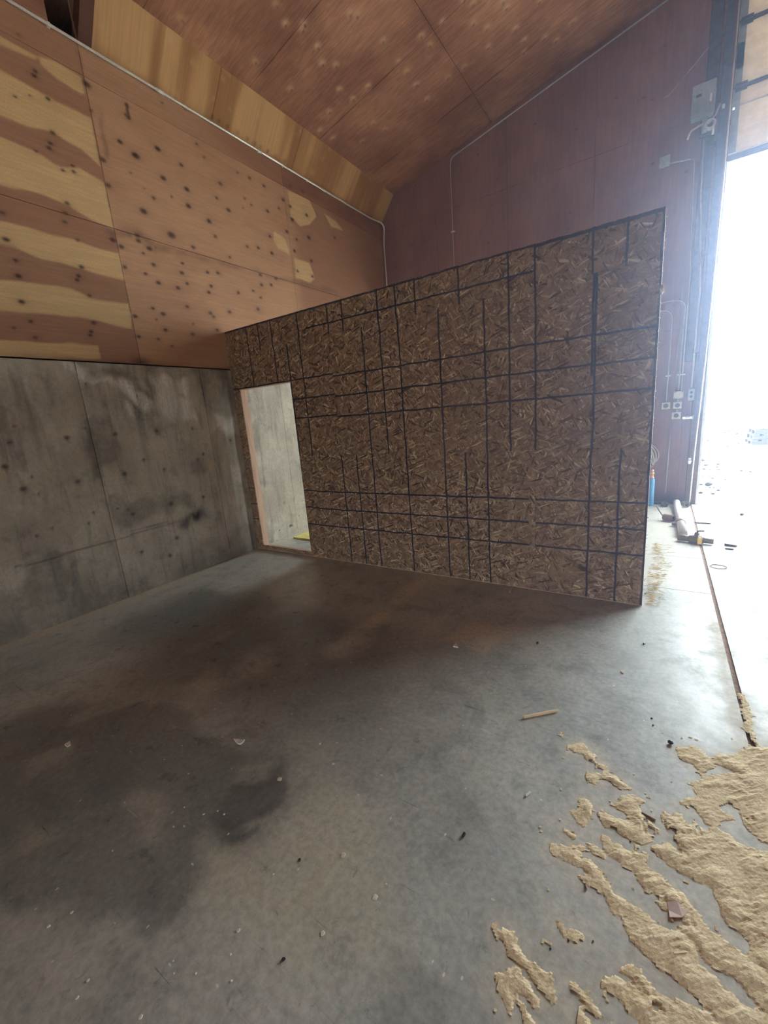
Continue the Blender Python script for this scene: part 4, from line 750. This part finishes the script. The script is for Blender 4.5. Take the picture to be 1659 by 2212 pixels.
# ---- blue cylinder and hanging cable by the partition end
by = 3.62; bxx = .775
bc = tag(empty('gas_cylinder', (bxx, by, 0)), 'slim sky blue cylinder with copper valve behind the partition end', 'cylinder')
bm = bmesh.new(); add_tube(bm, [(bxx, by, 0), (bxx, by, .015), (bxx, by, .36), (bxx + .004, by, .40), (bxx + .005, by, .415)], [.046, .05, .05, .044, .028], 20); put(from_bm('body', bm, M_BLUE, None, True), bc)
bm = bmesh.new(); add_tube(bm, [(bxx + .005, by, .41), (bxx + .005, by, .43), (bxx + .005, by, .432), (bxx + .006, by, .47), (bxx + .006, by, .472), (bxx + .006, by, .50)], [.034, .034, .027, .027, .032, .032], 16); put(from_bm('valve', bm, M_COPPER, None, True), bc)
bm = bmesh.new(); bmesh.ops.create_uvsphere(bm, u_segments=14, v_segments=8, radius=.026, matrix=Matrix.Translation((bxx + .007, by, .522))); put(from_bm('valve_knob', bm, M_COPPER, None, True), bc)
wc = tag(empty('cable_coil', (.80, YB, .85)), 'loops of cream cable hanging on the wall above the blue cylinder', 'cable')
for k in range(4):
    pts = [(.70 + .02 * k + .055 * math.sin(t) + .05 * (1 - math.cos(t)) * .55 + .012 * k * math.sin(2 * t), YB - .015 - .006 * k, .70 + .045 * k + .15 * math.cos(t + .5 + .1 * k) - .02 * k) for t in np.linspace(0.0, 6.0, 22)]
    put(tube('loop', pts, .0055, M_CABLE, seg=6), wc)
put(box('hook', (.71, YB - .035, .885), (.73, YB, .90), M_GALV), wc)

# ---- pipe with tee, fittings
pa, pb = Vector((1.105, 3.72, .045)), Vector((1.128, 2.03, .045))
dp = tag(empty('drain_pipe', (1.12, 2.03, 0)), 'long dusty white pipe lying on the floor toward the back wall', 'pipe')
put(tube('pipe', [pa, pb], .043, M_PVC, seg=18), dp)
bm = bmesh.new(); add_pipe_hollow(bm, pa.lerp(pb, .69), pa.lerp(pb, .725), .051, .04, 18); add_box(bm, (1.03, 2.50, .012), (1.085, 2.545, .05), .006); put(from_bm('clamp', bm, M_RUST), dp)
th = tag(empty('pipe_tee', (1.22, 1.86, 0)), 'brown iron pipe tee lying crosswise at the white pipe end', 'pipe fitting')
zt = .038; put(tube('nipple', [(1.078, 1.895, zt), (1.20, 1.87, zt)], .033, M_IRON, seg=16), th); put(tube('nipple', [(1.26, 1.86, zt), (1.385, 1.84, zt - .003)], .030, M_IRON, seg=16), th)
bm = bmesh.new(); add_tube(bm, [(1.175, 1.876, zt), (1.18, 1.875, zt), (1.23, 1.865, zt + .003), (1.29, 1.855, zt), (1.30, 1.853, zt)], [.037, .038, .046, .038, .037], 16); add_tube(bm, [(1.235, 1.865, zt), (1.242, 1.866, zt + .075)], [.026, .022], 12); put(from_bm('valve_body', bm, M_IRON, None, True), th)
put(tube('valve_lever', bend([(1.242, 1.866, zt + .075), (1.25, 1.866, zt + .095), (1.30, 1.87, zt + .098)], .015), .009, M_STEEL), th)
pl = tag(empty('padlock', (1.262, 1.80, 0)), 'small brass tag lock hanging on the iron pipe tee', 'padlock')
put(box('lock_body', (1.243, 1.797, 0.001), (1.285, 1.817, .075), M_BRASS, None, .004), pl); put(tube('shackle', bend([(1.252, 1.807, .07), (1.252, 1.812, .10), (1.276, 1.812, .10), (1.276, 1.807, .07)], .02), .005, M_GALV), pl)
def fitting(label, c, d, L, ro, ri, mat, extra=None):
    o = tag(empty('pipe_fitting', (c[0], c[1], 0)), label, 'pipe fitting'); d = Vector(d).normalized(); c = Vector((c[0], c[1], ro + .001))
    bm = bmesh.new(); add_pipe_hollow(bm, c - d * L / 2, c + d * L / 2, ro, ri); add_pipe_hollow(bm, c + d * L * .3, c + d * L / 2, ro * 1.0 + .004, ri); bmesh.ops.translate(bm, verts=bm.verts[:], vec=(0, 0, .004)); put(from_bm('collar', bm, mat), o); return o
f1 = fitting('rusty hollow pipe coupling lying left of the white pipe', (1.0, 2.76), (.8, -.5, 0), .12, .040, .026, M_RUST)
put(tube('rod', [(.95, 2.82, .03), (.90, 2.90, .09), (.865, 2.94, .15)], .008, M_RUST), f1)
fitting('grey ring fitting at the foot of the jamb beside the bright rod', (1.205, 3.60), (.5, -.85, 0), .07, .042, .024, M_IRON)
fitting('small flat iron fitting at the wall base left of white pipe', (.96, 3.60), (.75, -.6, 0), .07, .026, .014, M_IRON)
bm = bmesh.new(); rr = random.Random(12)
for i in range(26):
    x = rr.uniform(.72, 1.20); r_ = rr.uniform(.012, .034); mt = Matrix.Translation((x, YB - .05 - rr.uniform(0, .05), r_ * .7)) @ Matrix.Diagonal((1.5, 1, .9, 1)); bmesh.ops.create_icosphere(bm, subdivisions=1, radius=r_, matrix=mt)
tag(from_bm('debris', bm, M_IRON), 'dark crumbly debris piled along the foot of the back wall', 'debris', kind='stuff')

# ---- small things on the floor
def chip(name, label, cat, quad, h, mat, group=None):
    bm = bmesh.new(); b = [bm.verts.new((x, y, .0005)) for x, y in quad]; t = [bm.verts.new((x, y, h * (1 + .35 * math.sin(i * 2.1)))) for i, (x, y) in enumerate(quad)]
    n = len(quad); bm.faces.new(b[::-1]); bm.faces.new(t)
    for i in range(n): bm.faces.new((b[i], b[(i + 1) % n], t[(i + 1) % n], t[i]))
    return tag(from_bm(name, bm, mat), label, cat, group)
g2 = lambda a, b: tuple(onZ(a, b)[:2])
def stick(name, label, cat, a, b, r, mat, seg=6, group=None, tip=.5):
    A, B = onZ(*a), onZ(*b); A[2] = B[2] = r * .9
    bm = bmesh.new(); add_tube(bm, [A, A * .96 + B * .04, A * .1 + B * .9, B], [r * .8, r, r * .95, r * tip], seg); return tag(from_bm(name, bm, mat), label, cat, group)
stick('wood_stick', 'short pale wooden stick lying alone on bare grey concrete', 'stick', (1131, 1552), (1206, 1537), .008, M_SPLINT, 5)
stick('wood_splinter', 'thin wood splinter at the foot of the strand board partition', 'splinter', (1101, 1281), (1110, 1262), .007, M_SPLINT, 5)
stick('wood_splinter', 'dark thin sliver lying across the largest sawdust drift', 'splinter', (1386, 1757), (1417, 1773), .004, M_RUST, 5)
stick('wood_splinter', 'short brown sliver standing out below the middle drift', 'splinter', (1265, 1910), (1267, 1923), .004, M_RUST, 5)
stick('wood_splinter', 'pale curled strand near the bottom right sawdust', 'splinter', (1455, 2063), (1484, 2060), .005, M_SPLINT, 5)
stick('screw', 'dark screw with bright head on the floor right of centre', 'screw', (1136, 1720), (1146, 1712), .005, M_GALV, 6)
stick('screw', 'black screw lying at the middle of the open floor', 'screw', (1000, 1809), (1004, 1801), .006, M_BLACK, 6)
c = onZ(1448, 1607); bm = bmesh.new(); bmesh.ops.create_icosphere(bm, subdivisions=2, radius=.0105, matrix=Matrix.Translation((c[0], c[1], .010)) @ Matrix.Diagonal((1.1, 1, .9, 1)))
for v in bm.verts: v.co += Vector((math.sin(v.co.y * 900), math.cos(v.co.x * 700), 0)) * .0012
tag(from_bm('pebble', bm, M_BLACK), 'single black pebble on the pale floor near the right', 'pebble')
chip('wood_chip', 'flat pinkish wood chip lying on the sawdust streak', 'chip', [g2(1441, 1951), (g2(1462, 1949)), g2(1485, 1972), g2(1474, 1984), g2(1446, 1984), g2(1444, 1968)], .006, M_PINK)
chip('paper_scrap', 'crumpled pale scrap on the dark floor stain', 'scrap', [g2(505, 1598), g2(514, 1600), g2(529, 1599), g2(526, 1604), g2(520, 1609), g2(514, 1608)], .008, M_PAPER)
chip('plaster_flake', 'light grey flake on the far dark floor at left', 'flake', [g2(140, 1610), g2(152, 1604), g2(153, 1610), g2(146, 1615)], .008, M_PAPER)
chip('plaster_flake', 'small white three-cornered flake on the bluish floor near right', 'flake', [g2(1340, 1451), g2(1350, 1448), g2(1347, 1456), g2(1342, 1453)], .006, M_PLASTER)
chip('plaster_flake', 'pale curled flake at the tip of the dusty patch', 'flake', [g2(979, 1398), g2(986, 1390), g2(990, 1400)], .012, M_PAPER)
DROPS = [(604, 1683, 8), (741, 1847, 8), (810, 1938, 8), (515, 2010, 6), (697, 2016, 7), (720, 1650, 5), (691, 1607, 4), (440, 1759, 3), (470, 1752, 2.5), (484, 1759, 3), (398, 1744, 2.5), (480, 1592, 2.5), (590, 1889, 3), (834, 1910, 3), (498, 2062, 3), (500, 2119, 3.5), (190, 2118, 4.5), (167, 2155, 4.5), (304, 2197, 6), (155, 1971, 4.5), (105, 2001, 5), (243, 1838, 2.5), (374, 2076, 2.5), (376, 2103, 2.5), (423, 2103, 3), (1200 - 700, 1660, 1.5), (355, 1641, 2)]
drop0 = None
for i, (a, b, s) in enumerate(DROPS):
    p = onZ(a, b); r_ = s * depth(p) / F_PX * 0.72
    if drop0 is None:
        bm = bmesh.new(); prof = [(1.0, 0.0), (.93, .5), (.6, .9)]; rings = []
        for rr_, hh in prof: rings.append([bm.verts.new((rr_ * math.cos(2 * math.pi * k / 14) * (1 + .12 * math.sin(3 * k)), rr_ * math.sin(2 * math.pi * k / 14) * (1 + .1 * math.cos(2 * k)), hh)) for k in range(14)])
        bm.faces.new(rings[0][::-1]); bm.faces.new(rings[-1])
        for q in range(2):
            for k in range(14): bm.faces.new((rings[q][k], rings[q][(k + 1) % 14], rings[q + 1][(k + 1) % 14], rings[q + 1][k]))
        o = drop0 = from_bm('plaster_drop', bm, M_PLASTER)
    else:
        o = drop0.copy(); COL.objects.link(o)
    o.location = (p[0], p[1], 0.0002); o.scale = (r_, r_ * (.85 + .3 * ((i * 7) % 5) / 5), .0025); o.rotation_euler = (0, 0, i * 1.3)
    own = {0: 'white plaster drop lying on the edge of the dark oily stain', 1: 'ragged white plaster drop on the beige floor patch', 2: 'largest round white plaster drop in the middle of the foreground floor', 3: 'pale plaster drop with a grey smear, lower left of the beige patch', 4: 'pale plaster drop alone near the bottom middle of the floor', 5: 'small plaster drop at the top of the beige floor patch', 18: 'white plaster fleck at the very bottom edge of the floor, left side'}
    tag(o, own.get(i, 'small round white plaster drop dried on the concrete floor'), 'plaster drop', 'dried white plaster drops on the floor')
DOTS = [(648, 1858, 4), (613, 2073, 5), (1228, 1956 + 75, 3), (1189, 2049, 2.5), (1281, 2034, 2.5), (1362, 1818, 2.5), (1408, 1552, 2.5), (1411, 1567, 2.5), (1391, 1391, 3), (1161, 1389, 3)]
d0 = None
for i, (a, b, s) in enumerate(DOTS):
    p = onZ(a, b); r_ = s * depth(p) / F_PX * .9
    if d0 is None:
        bm = bmesh.new(); bmesh.ops.create_icosphere(bm, subdivisions=2, radius=1.0)
        for v in bm.verts: v.co *= 1 + .18 * math.sin(v.co.x * 5 + v.co.y * 4)
        o = d0 = from_bm('pebble', bm, M_BLACK)
    else: o = d0.copy(); COL.objects.link(o)
    o.scale = (r_, r_ * .8, r_ * .5); o.location = (p[0], p[1], r_ * .42); o.rotation_euler = (0, 0, i)
    tag(o, {0: 'small black crumb on the beige floor patch', 1: 'round black crumb low in the middle foreground floor', 2: 'dark crumb at the foot of the small lone sawdust dab'}.get(i, 'tiny dark crumb scattered on the grey floor'), 'pebble', 'tiny dark crumbs on the floor')

# debris near the door, inside
for i, (a, b, lab) in enumerate((((1565, 1178), (1592, 1182), 'dark flat sliver on the bright floor right of the iron tee'), ((1500, 1130), (1536, 1132), 'thin twig on the bright floor beside the white pipe'), ((1566, 1186), (1585, 1188), 'second thin sliver just below the dark flat one'))):
    stick('wood_splinter', lab, 'splinter', a, b, .012 if i == 0 else .008, M_IRON, 5)
stick('wood_splinter', 'short twig lying on the sawdust near the partition end', 'splinter', (1393, 1284), (1402, 1279), .006, M_IRON, 5)
lp = onZ(1552, 1225); tag(tube('wire_ring', [(lp[0] + .06 * math.cos(t), lp[1] + .055 * math.sin(t), .004) for t in np.linspace(0, 6.1, 20)], .003, M_RUST, seg=6), 'thin wire ring lying on the bright floor past the joint', 'wire')

bm = bmesh.new(); rr = random.Random(8)
for i in range(170):
    y = rr.uniform(.02, 1.7); x = .815 + abs(rr.gauss(0, .055)) + .02 * (y > .9); a = rr.uniform(-.6, .9); L = rr.uniform(.02, .07); z = rr.uniform(.002, .012)
    add_tube(bm, [(x, y, z), (x + L * .5 * math.cos(a), y + L * .5 * math.sin(a), z + rr.uniform(0, .008)), (x + L * math.cos(a), y + L * math.sin(a), z)], [.0015, .003, .001], 4)
tag(from_bm('wood_shavings', bm, simple('straw_shavings', (0.86, 0.74, 0.48), 0.8, 0, 0.12, 60)), 'straw coloured wood shavings strewn along the floor past the partition end', 'shavings', kind='stuff')

# ---- outside: scattered stones and a pallet stack
ST_ = [(1516, 996, 5), (1524, 1006, 4), (1516, 1007, 2), (1521, 1014, 3), (1534, 1015, 2), (1552, 1004, 4), (1549, 1010, 2.5), (1551, 1016, 3.5), (1519, 1029, 2), (1532, 1030, 2), (1539, 1034, 3), (1530, 1049, 7), (1514, 1048, 3), (1567, 1037, 2), (1542, 1054, 2), (1551, 1060, 3), (1539, 1068, 3.5), (1513, 1066, 4), (1602, 1018, 3), (1621, 1020, 3.5), (1529, 953, 3), (1564, 936, 3), (1573, 933, 3), (1592, 938, 4), (1602, 937, 2), (1595, 959, 2.5), (1572, 965, 3), (1587, 966, 2.5), (1580, 958, 2), (1568, 951, 2), (1533, 1054, 2), (1591, 1059, 1.5), (1602, 1115, 4)]
s0 = None
for i, (a, b, s) in enumerate(ST_):
    p = onZ(a, b, -.012)
    if s0 is None:
        bm = bmesh.new(); bmesh.ops.create_icosphere(bm, subdivisions=2, radius=1.0)
        for v in bm.verts: v.co *= 1 + .22 * math.sin(v.co.x * 3.1 + 1) * math.cos(v.co.y * 4.3)
        o = s0 = from_bm('stone', bm, M_STONE)
    else: o = s0.copy(); COL.objects.link(o)
    r_ = 1.25 * s * depth(p) / F_PX; o.scale = (r_, r_ * .8, r_ * .5); o.location = (p[0], p[1], p[2] + r_ * .4 if p[1] > YB + .35 else r_ * .42); o.rotation_euler = (0, 0, i * 2.1)
    tag(o, {11: 'largest dark stone close outside the door jamb'}.get(i, 'small grey stone lying on the sunlit yard outside the door'), 'stone', 'grey stones on the yard outside')
ps = onZ(1622, 962, -.012)
pt = tag(empty('pallet_stack', (ps[0], ps[1], -.012)), 'low grey pile of weathered pallet boards out in the yard', 'pallet')
for lv in range(3):
    zb = -.012 + lv * .15
    for k in range(3): put(box('bearer', (ps[0] + .03 * lv, ps[1] + k * .5, zb), (ps[0] + 1.25 + .03 * lv, ps[1] + k * .5 + .09, zb + .10), M_PALLET, None, .004), pt)
    for k in range(6): put(box('board', (ps[0] + .03 * lv + k * .21, ps[1] - .02, zb + .10), (ps[0] + .03 * lv + k * .21 + .14, ps[1] + 1.12, zb + .148), M_PALLET, None, .004), pt)

# ---- added haze volume imitating the lens flare by the door
hz = bpy.data.materials.new('glare_volume'); hz.use_nodes = True; hn = hz.node_tree; hn.nodes.clear()
ho = hn.nodes.new('ShaderNodeOutputMaterial'); hv = hn.nodes.new('ShaderNodeVolumeScatter'); hn.links.new(hv.outputs[0], ho.inputs['Volume'])
hv.inputs['Color'].default_value = (0.58, 0.70, 1.0, 1); hv.inputs['Density'].default_value = GLARE_DENSITY; hv.inputs['Anisotropy'].default_value = 0.80
h = box('glare', (XL + .03, -3.9, .03), (9.9, YB - .13, 5.0), hz); h['kind'] = 'stuff'; h['label'] = 'added haze glowing in the light from the open door'; h['category'] = 'glare'
